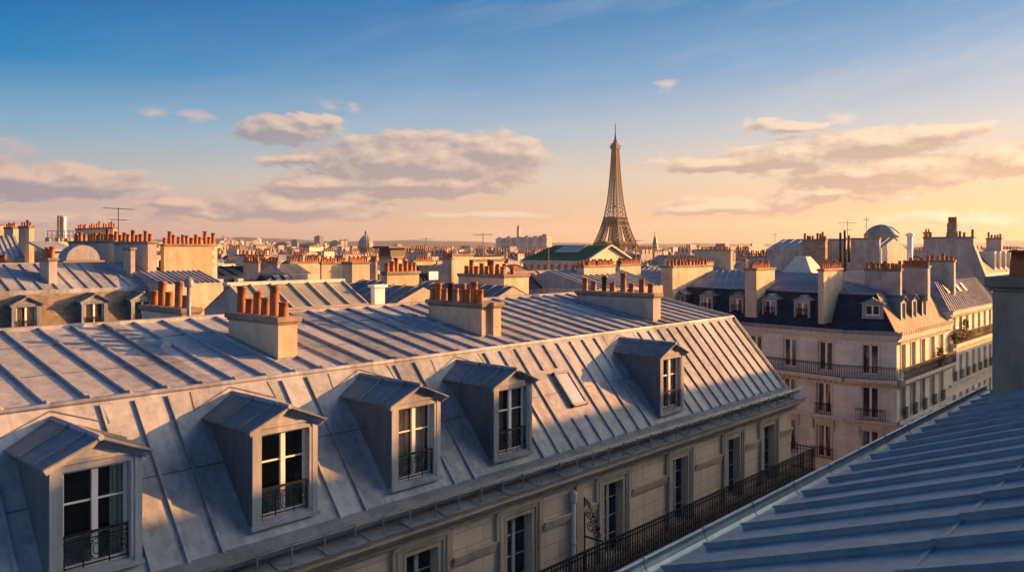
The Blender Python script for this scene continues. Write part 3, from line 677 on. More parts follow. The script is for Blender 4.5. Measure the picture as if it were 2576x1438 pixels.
ur.build('upper_roof', [ZINC, CHEEK], MN)
curt = [(CURT, [(.78, .97)]), None, (CURT, [(.06, .46), (.54, .95)]), (CURTB, [(.05, .42), (.56, .94)]), (CURT, [(.55, .94)])]
for i, c in enumerate(DC):
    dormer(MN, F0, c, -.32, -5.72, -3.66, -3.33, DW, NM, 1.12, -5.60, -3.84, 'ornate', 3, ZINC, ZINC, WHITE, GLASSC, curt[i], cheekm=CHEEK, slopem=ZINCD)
# roof window
kb = MB(F0); P = lambda t, z, o: (t, NM(z) + o * .755, z + o * .656)
zt_, zb_ = -4.02, -5.0; t0, t1 = 20.25, 21.0
for (a, b, c, d) in ((t0, t0 + .07, zb_, zt_), (t1 - .07, t1, zb_, zt_), (t0, t1, zt_ - .07, zt_), (t0, t1, zb_, zb_ + .07)):
    kb.prism([P(a, c, 0), P(b, c, 0), P(b, d, 0), P(a, d, 0)], Vector(P(0, 0, .13)) - Vector(P(0, 0, 0)))
SKW = kb.build('roof_window', LEAD, MN)
pb = MB(F0); pb.quad(P(t0 + .07, zb_ + .07, .1), P(t1 - .07, zb_ + .07, .1), P(t1 - .07, zt_ - .07, .1), P(t0 + .07, zt_ - .07, .1)); pb.build('window_pane', PANE, SKW)
# chimneys of its roof: near corner read at a pixel, on the upper slope
UP0 = Vector((0, VB, ZB)); UN = Vector((0, -(ZR - ZB), VR - VB)).normalized()
def roofchim(px, py, pxr, pxl, ytop, n, sizes, sc, extra=None, m=None):
    q = on_plane(px, py, UP0, UN); s, v, z = q; Y = depth(s, v); s2 = s_at(pxr, v); v2 = v_at(pxl, s); zt = ZY(ytop, Y)
    ex = (lambda b: extra(b, s, v, s2, v2, z, zt)) if extra else None
    c = chimney(MN, s, s2, v, v2, z - .6, zt, n, m or PLAST, sizes, sc, extra=ex)
    f = MB(); f.box(s - .04, s2 + .04, v - .04, v2 + .1, z - .7, z + .05)
    f.prism([(s - .14, v - .05, z - .1), (s - .14, v - .05, z + .0), (s - .14, v2 + .1, z + .0 + (v2 - v) * .185), (s - .14, v2 + .1, z - .1)], (.13, 0, .03)); f.build('chimney_flashing', LEAD, c)
    return (s, s2, v, v2, z, zt), c
B1, c1 = roofchim(700, 905, 748, 575, 812, 6, [2, 0, 1, 0, 2, 0], 1.0)
def ex2(b, s, v, s2, v2, z, zt): b.box(s2 - .001, s2 + .26, v + .02, v + .5, z - .6, zt - .002); b.box(s2 + .259, s2 + .62, v - .12, v + 1.1, z - .6, zt - .004)
B2, c2 = roofchim(1212, 846, 1221, 1078, 772, 9, [0, 1, 0, 9, 0, 1, 0, 2, 0], .95, ex2)
cap_for(c2, B2[1] + .26, B2[1] + .62, B2[2] - .12, B2[2] + 1.1, B2[5] - .004)
B3, c3 = roofchim(1643, 808, 1662, 1452, 747, 8, [1, 0, 9, 0, 2, 0, 1, 0], .95, None, PLASTG)
# stack behind the ridge with a steel flue
s1, v1 = SV(458, 24.9); s2 = s_at(502, v1); v2 = v_at(358, s1); c4 = chimney(MN, s1, s2, v1, v2, -3.2, ZY(788, 24.9), 5, PLAST, [0, 2, 0, 2, 0], 1.0)
ft = MB(); q = SV(475, 24.3); ft.tube([(q[0], q[1], -3), (q[0], q[1], ZY(712, 24.3))], .062, 10); ft.lathe((q[0], q[1], ZY(722, 24.3)), [(.12, 0), (.13, .05), (.13, .2), (.05, .28)], 10); ft.build('steel_flue', LEAD, MN)
for (px, py) in ((418, 872), (1045, 800), (1118, 822)):
    q = on_plane(px, py, UP0, UN); b = MB(); A = [(.16 * math.cos(math.pi * k / 8), .16 * math.sin(math.pi * k / 8)) for k in range(9)]
    b.prism([(q.x + a, q.y, q.z - .02 + h) for a, h in A], (0, .35, .03)); b.build('roof_vent', ZINC, MN)
# windows of the front, balcony, pipe, iron screen
for zt in (-7.22, -10.5, -13.8):
    for c in WC:
        window(MN, F0, c, -.22, zt - 2.3, zt, WW, 4, BLUEP, GLASSD, False, .06)
BF = -9.55
bb = MB(F0); bb.box(S0, S1 + .75, -.2, .86, BF - .16, BF); bb.box(S0, S1 + .6, .001, .7, BF - .3, BF - .162); bb.box(S1 + .002, S1 + .75, -6, -.202, BF - .16, BF)
x = S0
while x < S1: bb.box(x, x + .14, .001, .6, BF - .52, BF - .302); x += .9
BALC = bb.build('balcony', CAPM, MN, bevel=.01)
rl = MB(F0); baluster_rail(rl, S0, S1 + .68, .78, BF, BF + 1.02, .13, True, th=.013); baluster_rail(rl, -5.8, .78, S1 + .68, BF, BF + 1.02, .125, False, axis=1)
rl.build('balcony_railing', IRON, BALC)
dp = MB(F0); t = 18.85; dp.tube([(t, .11, -28), (t, .11, -7.35)], .07, 10); dp.lathe((t, .11, -7.4), [(.07, 0), (.10, .02), (.10, .10), (.085, .12), (.12, .2), (.11, .3), (.04, .38)], 10); dp.lathe((t, .11, -8.6), [(.075, 0), (.09, .01), (.09, .09), (.075, .1)], 10); dp.build('drain_pipe', TRIM2, MN)
pi_ = MB(F0); pi_.box(t + .14, t + .48, .001, .13, -9.5, -6.93); pi_.build('pilaster', TRIM, MN)
sc_ = MB(F0); t = 19.42; DT = (0, 1, 0)
sc_.box(t - .02, t + .02, .06, .10, BF, -7.35); sc_.box(t - .02, t + .02, .06, .74, BF + 1.02, BF + 1.06)
for (n, z, r, sg, up) in ((.30, -8.2, .17, 1, 1), (.48, -8.35, .14, -1, 1), (.25, -7.85, .13, 1, -1), (.40, -7.95, .12, -1, -1), (.22, -7.55, .09, 1, 1), (.55, -8.15, .09, 1, -1)): scroll(sc_, (t, n, z), r, sg, 1.5, DT, .016, up)
sc_.tube([(t, .1, -7.4), (t, .25, -7.55), (t, .34, -7.75), (t, .5, -7.95), (t, .6, -8.2), (t, .66, -8.45)], .016, 4)
for (n, z) in ((.2, -7.42), (.3, -7.6), (.42, -7.78), (.55, -7.95), (.64, -8.15), (.68, -8.35)): sc_.tube([(t, n - .05, z - .06), (t, n + .03, z + .07)], .02, 4, r2=.003)
sc_.build('balcony_screen', IRON, MN)
# ------------------------------------------------------------------ the zinc roof the picture is taken over
VG, ZG = 3.8, -2.72
NB = thing('apartment_building', 'near building whose dark blue ribbed zinc roof and gutter fill the lower right corner', 'building', (6, 0, -28))
F1 = Frame((0, VG), (1, 0), (0, 1)); TN = .344; E0, E1 = -8.0, 18.4
nr = MB(); rb = []; x = 17.7
while x > E0: rb.append((x - E0) / (E1 - E0)); x -= .70
p0 = Vector((E0, VG - .12, ZG + .04)); zr_ = lambda v: ZG + TN * (VG - v)
nN = seam_roof(nr, (E0, VG - .10, zr_(VG - .10)), (E1, VG - .10, zr_(VG - .10)), (E0, -7, zr_(-7)), (E1, -7, zr_(-7)), [], joint=())
for i, r in enumerate(rb):
    x = E0 + r * (E1 - E0); jv = 1.55
    a = Vector((x, VG - .22, zr_(VG - .22))); b = Vector((x, jv, zr_(jv))); c = Vector((x, -7, zr_(-7)))
    nr.bar(a, b, .022, .040, nN); nr.bar(b, c, .026, .047, nN); nr.bar(a, b, .038, .012, nN, .040); nr.bar(b, c, .044, .014, nN, .047); nr.bar(a - (b - a).normalized() * .01, a.lerp(b, .14), .043, .017, nN, .0395)
for (jv, w) in ((1.55, .03), (-2.4, .03)): nr.bar((E0, jv, zr_(jv)), (E1, jv, zr_(jv)), w, .012, nN)
nr.quad((E0, -7, zr_(-7)), (E1, -7, zr_(-7)), (E1, -15, zr_(-7) - 2.6), (E0, -15, zr_(-7) - 2.6))
nr.build('zinc_roof', ZINCR, NB)
ng = MB(); A = [math.pi * (1 + k / 10) for k in range(11)]; R1 = .125
for a, b in zip(A, A[1:]): ng.face([(E0, VG + .03 + R1 * math.cos(a), ZG + R1 * math.sin(a)), (E1, VG + .03 + R1 * math.cos(a), ZG + R1 * math.sin(a)), (E1, VG + .03 + R1 * math.cos(b), ZG + R1 * math.sin(b)), (E0, VG + .03 + R1 * math.cos(b), ZG + R1 * math.sin(b))], True)
ng.tube([(E0, VG + .16, ZG + .005), (E1, VG + .16, ZG + .005)], .022, 10)
x = E0 + .4
while x < E1:
    ng.tube([(x, VG + .16, ZG + .005), (x + .035, VG + .16, ZG + .005)], .027, 10); ng.tube([(x + .02, VG + .03 + (R1 + .006) * math.cos(a), ZG + (R1 + .006) * math.sin(a)) for a in A], .012, 4); x += 1.05
ng.build('gutter', ZINCR, NB)
nw_ = MB(); nw_.box(E0, E1, -15, VG - .2, -28, ZG - .25); nw_.box(E0, E1, VG - .199, VG + .02, ZG - .5, ZG - .2); nw_.build('facade_wall', STONE, NB)
q = (14.9, 3.12); zc = -.62
cc = MB(); cc.box(q[0], q[0] + 2.2, .4, q[1], zr_(3.2) - .6, zc); CH = cc.build('chimney', PLASTD, NB)
cap_for(CH, q[0], q[0] + 2.2, .4, q[1], zc, .10, .17)
fl = MB(); fl.box(q[0] - .05, q[0] + 2.2, .35, q[1] + .04, zr_(3.2) - .7, zr_(3.2) - .01); fl.prism([(q[0] - .06, q[1] + .05, zr_(q[1] + .05) - .1), (q[0] - .06, q[1] + .05, zr_(q[1] + .05) + .13), (q[0] - .06, .4, zr_(.4) + .13), (q[0] - .06, .4, zr_(.4) - .1)], (.056, 0, 0)); fl.build('chimney_flashing', ZINCR, CH)
for (px, k, sc) in ((2581, 1, 1.75), (2660, 0, 1.6), (2740, 1, 1.6)): pot(CH, q[0] + .42, v_at(px, q[0] + .42), zc + .17, k, sc, .42)
# ------------------------------------------------------------------ street neighbours outside the frame (they shade the street)
def plain_house(x0, x1, y0, y1, ze, zb, zt, label, dorm=True, face=1):
    t = thing('apartment_building', label, 'building', ((x0 + x1) / 2, (y0 + y1) / 2, -28)); b = MB()
    F = Frame((x0, y1 if face > 0 else y0), (1, 0), (0, face)); L = x1 - x0; o = []
    c = 1.6
    while c < L - 1: o += [(c - .55, c + .55, z - 2.2, z) for z in (ze - .9, ze - 4.2, ze - 7.5, ze - 10.8)]; c += 3.1
    b.F = F; wall(b, 0, L, -28, ze, o, 0, .25); b.F = None
    b.box(x0, x1, y0 + .3, y1 - .3, -28, ze - .01); b.build('facade_wall', STONE2, t)
    r = MB(); d = 1.6; ym = (y0 + y1) / 2
    r.face([(x0, y1, ze), (x1, y1, ze), (x1, y1 - d, zb), (x0, y1 - d, zb)]); r.face([(x0, y0, ze), (x1, y0, ze), (x1, y0 + d, zb), (x0, y0 + d, zb)])
    r.face([(x0, y1 - d, zb), (x1, y1 - d, zb), (x1, ym, zt), (x0, ym, zt)]); r.face([(x0, y0 + d, zb), (x1, y0 + d, zb), (x1, ym, zt), (x0, ym, zt)])
    for x in (x0, x1): r.face([(x, y0, ze), (x, y0 + d, zb), (x, ym, zt), (x, y1 - d, zb), (x, y1, ze)])
    r.build('mansard_roof', ZINCF, t); return t
NH = plain_house(18.6, 63, -12, 3.3, -1.4, 1.3, 4.25, 'tall house beyond the right edge that throws the street into shade')
for (x, zz) in ((41, 4.9), (52.5, 5.0)): chimney(NH, x, x + .6, -6.5, -3.0, 2, zz, 5, PLAST)
plain_house(77, 140, -12, 3.3, -3.4, -.7, .4, 'lower house further along the shaded side of the street')
# ------------------------------------------------------------------ corner building across the cross street
K0 = Vector((62.6, 19.2)); K1 = Vector((61.6, 22.5)); K2 = Vector((64.4, 47.0)); K3 = Vector((76.2, 19.2))
ZC_, IN, ZBR = -6.29, 1.95, -3.38
CB = thing('apartment_building', 'cream corner house with dark blue slate mansard and long iron balcony', 'building', (66, 24, -28))
def edge_frame(a, b, cen=Vector((70, 35))):
    T = (b - a).normalized(); N = Vector((T.y, -T.x)); N = N if (cen - a).dot(N) < 0 else -N
    return Frame(a, T, N), (b - a).length
FL, LL = edge_frame(K1, K2); FC_, LC = edge_frame(K0, K1); FS, LS = edge_frame(K0, K3)
def tpx(F, px):                                  # position along a wall seen at a pixel column
    k = k_of(px); dx, dy = FW[0] + RT[0] * k, FW[1] + RT[1] * k
    a, b, c, d = dx, -F.T.x, dy, -F.T.y; det = a * d - b * c
    return (a * F.p.y - c * F.p.x) / det
def row_ops(F, L, pxs, w, z0, z1): return [(tpx(F, p) - w / 2, tpx(F, p) + w / 2, z0, z1) for p in pxs]
W1 = [1900, 1987, 2076]; W2 = [1900, 1985, 2072]
rows = [(-9.25, -7.05), (-12.45, -10.15), (-15.8, -13.35), (-19.2, -16.8)]
SP = [64.0, 66.4, 68.85, 71.4, 73.9]
opsL = [o for (a, b), px in zip(rows, (W1, W2, W2, W2)) for o in row_ops(FL, LL, px + [1800], 1.12, a, b)]
opsC = [o for (a, b) in rows for o in row_ops(FC_, LC, [2190], 1.12, a, b)]
opsS = [(s - K0.x - .5, s - K0.x + .5, a, b) for s in SP for a, b in rows]
cw = MB()
for F, L, o in ((FL, LL, opsL), (FC_, LC, opsC), (FS, LS, opsS)): cw.F = F; wall(cw, 0, L, -28, ZC_, o, 0, .26)
cw.F = None; cw.quad((*K2, -28), (80, 47, -28), (80, 47, ZC_), (*K2, ZC_)); cw.quad((*K3, -28), (76.2, 40, -28), (76.2, 40, ZC_), (*K3, ZC_))
cw.build('facade_wall', STONE2, CB)
for (a, b), px in zip(rows, (W1, W2, W2, W2)):
    for p in px: window(CB, FL, tpx(FL, p), -.18, a, b, 1.12, 1, WHITE, GLASSL, False, .075)
    window(CB, FC_, tpx(FC_, 2190), -.18, a, b, 1.12, 1, WHITE, GLASSL, False, .075)
    for s in SP: window(CB, FS, s - K0.x, -.18, a, b, 1.0, 1, WHITE, GLASSD, False, .07)
tr = MB()
for F, L in ((FL, LL), (FC_, LC), (FS, LS)):
    tr.F = F; e = .12
    for (pr, z0, z1) in ((.10, -6.75, -6.62), (.22, -6.617, -6.48), (.36, -6.477, -6.29)): tr.box(-.05, L + .05, .001, pr, z0, z1)
    for (pr, z0, z1) in ((.62, -9.72, -9.50), (.42, -9.86, -9.723), (.12, -10.02, -9.863), (.25, -12.75, -12.52), (.12, -12.95, -12.753)): tr.box(-.02, L + .02, .001, pr, z0, z1)
    t = .2
    while t < L: tr.box(t, t + .14, .001, .40, -10.0, -9.865); t += .42
    if F is FS:
        t = .1
        while t < L: tr.box(t, t + .12, .001, .30, -6.9, -6.755); t += .3
    for o in (opsL if F is FL else opsC if F is FC_ else opsS):
        a, b, c, d = o; w = .16
        tr.box(a - w, a - .002, .001, .05, c, d); tr.box(b + .002, b + w, .001, .05, c, d); tr.box(a - w, b + w, .001, .055, d + .002, d + .17)
        if c < -13 and c > -17: tr.box(a - .4, b + .4, .001, .34, d + .42, d + .56); tr.box(a - .34, a - .18, .001, .28, d - .3, d + .418); tr.box(b + .18, b + .34, .001, .28, d - .3, d + .418)
    ed = sorted([0, L] + [q for o in (opsL if F is FL else opsC if F is FC_ else opsS) if abs(o[2] + 9.25) < .1 or abs(o[2] + 12.45) < .1 for q in (o[0] - .3, o[1] + .3)])
tr.build('cornice', TRIM2, CB)
sr = MB()
def inset(F, t, off, z): return F((t, -off, z))
# slate mansard: corners of the break line from the inset of the three walls
k0b, k1b, k2b, k3b = Vector((64.2, 21.15)), Vector((63.7, 22.9)), Vector((66.4, 47)), Vector((76.2, 21.15))
zs = ZC_ + .08
def slope(mb, a, b, c, d, zlo, zhi): mb.quad((*a, zlo), (*b, zlo), (*c, zhi), (*d, zhi))
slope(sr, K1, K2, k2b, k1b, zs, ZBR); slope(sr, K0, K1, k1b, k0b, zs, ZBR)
sr.build('slate_mansard', SLATEB, CB, 'slate slopes with shade put in as dark blue')  # same slate as the street slope, shade put into the darker colour
sr = MB(); slope(sr, K0, K3, k3b, k0b, zs, ZBR); sr.build('slate_mansard', SLATEP, CB, 'slate slope on the street side, sunlight put into its colour')  # pale copy of that slate, sunlight put into the colour
ld = MB()
for a, b in ((K1, K2), (K0, K1), (K0, K3)):
    F, L = edge_frame(a, b); ld.F = F; ld.box(-.1, L, .05, .40, ZC_ + .0, ZC_ + .09); ld.box(-.1, L, .36, .42, ZC_ + .09, ZC_ + .30); ld.box(-.1, L, -.10, .05, ZC_ + .02, ZC_ + .14)
    t = .3
    while t < L: ld.box(t, t + .03, .42, .44, ZC_ - .12, ZC_ + .3); t += .55
ld.F = None
for a, b in ((k1b, k2b), (k0b, k1b), (k0b, k3b)):
    F, L = edge_frame(a, b); ld.F = F; ld.box(-.02, L, -.05, .07, ZBR - .22, ZBR + .03)
ld.build('gutter', LEAD, CB)
AP = Vector((68.0, 26.4, -2.05)); AE = Vector((71.5, 47, -2.0)); AS = Vector((76.2, 26.4, -2.05))
cu = MB()
v3 = lambda p, z=ZBR: Vector((p.x, p.y, z))
def tri_seams(mb, a, b, c, d, n): 
    seam_roof(mb, a, b, d, c, [(i + .5) / n for i in range(n)], .06, .06, (.5,))
seam_roof(cu, v3(k1b), v3(k2b), AP, AE, [i / 30 for i in range(0, 31)], .06, .06, (.5,))
seam_roof(cu, v3(k0b), v3(k3b), AP, AS, [i / 22 for i in range(0, 23)], .06, .06, (.5,))
cu.face([v3(k0b), v3(k1b), AP])
for f in (0, .33, .66, 1): cu.bar(v3(k0b).lerp(v3(k1b), f), AP, .07, .06)
seam_roof(cu, (79, 47, -3.4), (79, 30, -3.4), AE, (71.5, 30, -2.05), [], joint=()); seam_roof(cu, (76.2, 30, -3.4), (70, 30, -3.4), AS, AP, [], joint=())
cu.build('upper_roof', ZINCF, CB)
def nmf(z): return -((z - zs) / (ZBR - zs)) * 1.9
for px, gz in ((1698, 0), (1766, 0), (1842, 0), (1925, 0), (2007, 0)):
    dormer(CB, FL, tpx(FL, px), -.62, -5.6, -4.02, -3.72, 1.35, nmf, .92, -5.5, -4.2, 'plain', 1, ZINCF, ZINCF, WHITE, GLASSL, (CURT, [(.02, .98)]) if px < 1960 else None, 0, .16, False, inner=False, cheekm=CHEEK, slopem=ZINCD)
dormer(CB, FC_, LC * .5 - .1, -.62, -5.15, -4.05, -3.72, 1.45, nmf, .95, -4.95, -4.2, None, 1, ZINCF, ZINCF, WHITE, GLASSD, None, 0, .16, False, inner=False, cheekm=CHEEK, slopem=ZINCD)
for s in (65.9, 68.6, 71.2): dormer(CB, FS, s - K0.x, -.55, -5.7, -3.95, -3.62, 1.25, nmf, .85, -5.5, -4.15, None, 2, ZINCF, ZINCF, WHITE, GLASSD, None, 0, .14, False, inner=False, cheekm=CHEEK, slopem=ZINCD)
# party-wall chimneys of the left wing (ends face us) and of the street wing
def wingstack(xl, xc, xr, ytop, Y, n, zlo=-5.6, rows_=1, sizes=(0, 0, 1, 0), m=PLAST):
    s1, v1 = SV(xc, Y); s2 = s_at(xr, v1); v2 = v_at(xl, s1); zt = ZY(ytop, Y)
    return chimney(CB, s1, s2, v1, v2, zlo, zt - .15, n, m, sizes, 1.0, rows_)
wingstack(1662, 1692, 1793, 668, 72.0, 12)
c = wingstack(1874, 1903, 1949, 674, 66.5, 12)
wingstack(2058, 2072, 2119, 676, 60.9, 9)
def wsc(xl, xc, xr, ytop, Y, n, zlo=-4.2, sizes=(0, 0, 1, 0), rows_=1): return wingstack(xl, xc, xr, ytop, Y, n, zlo, rows_, sizes, PLASTG)
wsc(2176, 2265, 2269, 676, 62.5, 10, sizes=(0, 1, 0, 0)); wsc(2270, 2334, 2340, 668, 65.5, 9); wsc(2328, 2400, 2404, 654, 73.0, 6, sizes=(0, 0, 0, 1))
# iron balconies
br = MB()
for F, L in ((FL, LL * .8), (FC_, LC), (FS, LS)): br.F = F; baluster_rail(br, -.22 if F is not FL else 0, L + (.22 if F is FC_ else 0), .56, -9.5, -8.56, .17, True, th=.013)
br.build('balcony_railing', IRON, CB)
for F, o in ((FL, opsL), (FC_, opsC), (FS, opsS)):
    for a, b, c, d in o:
        gz = MB(F)
        if abs(c + 12.45) < .1:
            ex = .35 if F is FC_ else 0
            baluster_rail(gz, a - .08 - ex, b + .08 + ex, .18 + ex, c - .05, c + .8, .16, True, th=.013)
        elif F is FL and abs(c + 15.8) < .1: baluster_rail(gz, a - .3, b + .3, .3, c, c + .85, .16, True, th=.013)
        else: continue
        gz.build('window_guard', IRON, CB)
# the next house along the street, ribbed zinc mansard with roof windows
N2 = thing('apartment_building', 'sunlit cream terrace house whose ribbed zinc mansard has small roof windows', 'building', (82, 22, -28))
FN = Frame((76.25, 19.2), (1, 0), (0, -1)); LN = 16.0
SP2 = [1.6 + 2.15 * i for i in range(7)]
rows2 = [(-7.9, -5.9), (-11.4, -9.3), (-14.5, -12.6)]
nw = MB(FN); wall(nw, 0, LN, -28, -5.35, [(s - .5, s + .5, a, b) for s in SP2 for a, b in rows2], 0, .25); nw.F = None; nw.quad((76.25, 19.2, -28), (76.25, 34, -28), (76.25, 34, -5.35), (76.25, 19.2, -5.35)); nw.build('facade_wall', STONE2, N2)
for s in SP2:
    for a, b in rows2: window(N2, FN, s, -.18, a, b, 1.0, 1, WHITE, GLASSD, False, .07)
nt_ = MB(FN)
for (pr, z0, z1) in ((.12, -5.75, -5.6), (.3, -5.597, -5.35), (.6, -8.35, -8.1), (.35, -8.55, -8.353), (.2, -11.75, -11.55)): nt_.box(0, LN, .001, pr, z0, z1)
t = .1
while t < LN: nt_.box(t, t + .12, .001, .25, -5.9, -5.755); nt_.box(t, t + .12, .001, .3, -8.7, -8.555); t += .32
nt_.build('cornice', TRIM2, N2)
nr2 = MB(FN); seam_roof(nr2, (-.1, .05, -5.3), (LN, .05, -5.3), (2.0, -1.7, -2.95), (LN, -1.7, -2.95), [i / 24 for i in range(25)], .09, .09, ())
seam_roof(nr2, (2.0, -1.7, -2.95), (LN, -1.7, -2.95), (2.2, -7, -1.6), (LN, -7, -1.6), [i / 16 for i in range(17)], .07, .07, ())
nr2.face([(-.1, .05, -5.3), (2.0, -1.7, -2.95), (2.2, -7, -1.6), (.1, -9, -5.3)]); nr2.box(0, LN, .05, .4, -5.34, -5.26)
nr2.build('mansard_roof', ZINC, N2)
for i, s in enumerate((3.0, 4.9, 6.8, 8.8)):
    P = lambda t, z, o: (t, .05 - (z + 5.3) * 1.75 / 2.35 + o * .8, z + o * .6); q = MB(FN); q.prism([P(s, -4.0, 0), P(s + .7, -4.0, 0), P(s + .7, -3.3, 0), P(s, -3.3, 0)], Vector(P(0, 0, .16)) - Vector(P(0, 0, 0))); q.build('roof_window', DARKM, N2)
nb = MB(FN); baluster_rail(nb, 0, LN, .56, -8.1, -7.16, .17, True, th=.013); nb.build('balcony_railing', IRON, N2)
for s in SP2: ng2 = MB(FN); baluster_rail(ng2, s - .55, s + .55, .12, -11.4, -10.6, .16, False, th=.013); ng2.build('window_guard', IRON, N2)
def shrub(x, y, z, h, r, label, n=190):
    t = thing('potted_shrub', label, 'plant', (x, y, z), 'shrubs on the sunlit balconies'); a = MB(); a.lathe((x, y, z), [(.16, 0), (.2, .32), (.22, .34), (.17, .34), (.15, .25)], 10); a.build('pot', TERRA, t)
    f = MB(); st = MB(); st.tube([(x, y, z + .3), (x + .05, y, z + h * .6)], .03, 5, r2=.01)
    for i in range(8):
        a_ = R_.uniform(0, 6.28); st.tube([(x, y, z + h * .35), (x + math.cos(a_) * r * .7, y + math.sin(a_) * r * .7, z + h * R_.uniform(.5, .95))], .012, 4, r2=.004)
    for i in range(n):
        a_ = R_.uniform(0, 6.28); q = R_.random() ** .5 * r; zz = z + .35 + (h - .35) * R_.random(); q *= 1 - .6 * abs((zz - z) / h - .45)
        p = Vector((x + math.cos(a_) * q, y + math.sin(a_) * q, zz)); u_ = Vector((R_.gauss(0, 1), R_.gauss(0, 1), R_.gauss(0, 1))).normalized() * .09; w_ = u_.orthogonal() * .55
        f.face([p - u_, p + w_, p + u_, p - w_])
    f.build('foliage', LEAF, t); st.build('stem', LEAF, t)
shrub(72.2, 18.85, -9.5, 1.5, .38, 'bushy shrub on the corner house balcony, nearer the corner')
shrub(76.9, 18.85, -8.1, 1.1, .5, 'low spreading shrub at the near end of the terrace house balcony')
shrub(78.6, 18.85, -8.1, 1.1, .5, 'smallest shrub on the terrace house balcony, second from its near end')
shrub(80.4, 18.9, -8.1, 1.9, .32, 'tall narrow shrub between the terrace house windows')
# ------------------------------------------------------------------ left: slate mansard house behind the courtyard
LV, LZE = 50.0, -5.3
LB = thing('apartment_building', 'house on the left with brown slate mansard and three white dormers', 'building', (20, 54, -28))
FLB = Frame((-14, LV), (1, 0), (0, -1)); LBV, LBZ, LRV, LRZ = 51.2, -2.39, 55.2, -.94
xe = s_at(372, LBV) + 14
b = MB(FLB); b.box(0, xe + 1.5, -11, 0, -28, LZE); b.build('facade_wall', STONE2, LB)
b = MB(FLB); b.quad((0, 0, LZE), (xe + 1.5, 0, LZE), (xe + 1.5, -1.2, LBZ), (0, -1.2, LBZ)); b.build('slate_mansard', SLATE, LB)
b = MB(FLB); L = xe
seam_roof(b, (0, -1.2, LBZ), (xe + 1.5, -1.2, LBZ), (0, -(LRV - LV), LRZ), (xe + 1.5, -(LRV - LV), LRZ), [i / 46 for i in range(1, 47)], .07, .07, (.5,))
b.quad((0, -5.2, LRZ), (xe + 1.5, -5.2, LRZ), (xe + 1.5, -11, -3.2), (0, -11, -3.2)); b.box(0, xe + 1.5, -1.22, -1.12, LBZ - .28, LBZ + .04); b.box(0, xe + 1.5, -5.3, -5.1, LRZ - .02, LRZ + .08)
b.build('upper_roof', ZINC, LB)
nml = lambda z: -(z - LZE) / (LBZ - LZE) * 1.2
for px, gm, cu in ((68, GLASSC, (CURT, [(.03, .36), (.62, .97)])), (240, GLASSD, None), (362, GLASSD, None)):
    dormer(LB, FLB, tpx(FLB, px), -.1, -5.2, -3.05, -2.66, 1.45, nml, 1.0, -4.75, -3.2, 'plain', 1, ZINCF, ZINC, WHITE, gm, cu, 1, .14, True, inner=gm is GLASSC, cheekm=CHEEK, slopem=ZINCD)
U0 = Vector((0, LBV, LBZ)); UNL = Vector((0, -(LRZ - LBZ), LRV - LBV)).normalized()
q = on_plane(123, 715, U0, UNL); chimney(LB, q.x, s_at(144, q.y), q.y, v_at(99, q.x), q.z - .8, ZY(655, depth(q.x, q.y)), 4, PLASTG, [0, 1, 0, 1], 1.15)
def stackhouse(label, xl, xc, xr, ytop, Y, pots=0, rows=1, sizes=(0, 0, 1, 0, 2), m=PLAST, zb=-28, cap=True, sc=1.0, cat='building', name='house', group=None, capm=None, dx=0):
    s1, v1 = SV(xc, Y); s2 = s_at(xr, v1); v2 = v_at(xl, s1); zt = ZY(ytop, Y)
    t = thing(name, label, cat, ((s1 + s2) / 2, (v1 + v2) / 2, zb), group); b = MB(); b.box(s1, s2, v1, v2, zb, zt); w = b.build('party_wall', m, t)
    if cap: cap_for(w, s1, s2, v1, v2, zt, .08, .14, capm)
    if pots: pots_on(w, s1, s2, v1, v2, zt + .14, pots, sizes, sc * (.82 if Y > 62 else 1.0), rows, .14 if pots > 8 else 0)
    return t, (s1, s2, v1, v2, zt)
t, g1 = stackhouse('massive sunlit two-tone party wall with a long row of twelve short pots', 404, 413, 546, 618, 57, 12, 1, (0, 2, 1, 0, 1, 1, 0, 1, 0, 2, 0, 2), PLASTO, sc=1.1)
b = MB(); b.box(g1[0] - .02, g1[0] + 1.75, g1[2] - .02, g1[2] + .1, -6, g1[4] - .3); b.build('pale_render_patch', PLAST, t)
b = MB()
for k in range(10): b.box(g1[1] - R_.choice((.22, .38)), g1[1] + .012, g1[2] - .012, g1[2] + .1, g1[4] - .35 - .3 * k, g1[4] - .06 - .3 * k)
b.build('corner_stones', TRIM2, t)
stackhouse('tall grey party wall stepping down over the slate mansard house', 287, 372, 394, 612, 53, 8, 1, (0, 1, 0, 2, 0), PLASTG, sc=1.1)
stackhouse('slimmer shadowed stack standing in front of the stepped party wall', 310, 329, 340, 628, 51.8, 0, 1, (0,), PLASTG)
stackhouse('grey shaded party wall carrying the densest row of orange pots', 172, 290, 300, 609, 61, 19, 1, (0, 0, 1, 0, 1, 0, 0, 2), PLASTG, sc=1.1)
stackhouse('tall twin cream chimney stack at the far left, nearer one', 47, 73, 86, 571, 74, 4, 1, (0, 0, 9, 0), PLAST)
stackhouse('cream chimney stack just left of the tall twin stack', 10, 33, 46, 574, 78, 5, 1, (0, 1, 0), PLAST)
stackhouse('cream chimney wall cut by the left edge of the photo', -30, -6, 10, 566, 82, 2, 1, (0,), PLAST)
stackhouse('long cream stack crowded with pots behind the tv antenna', 190, 284, 296, 574, 84, 16, 1, (0, 1, 0, 1, 2), PLAST)
t, g1 = stackhouse('cream rooftop plant room in sun behind the left chimneys', 86, 120, 172, 632, 70, 0, 1, (0,), PLAST, cap=False)
b = MB(); b.prism([(g1[0] - .4, g1[2] - .4, g1[4]), (g1[1] + .4, g1[2] - .4, g1[4]), (g1[1] + .4, g1[3] + .4, g1[4] + .7), (g1[0] - .4, g1[3] + .4, g1[4] + .7)], (0, 0, .18)); b.build('roof', ZINC, t)
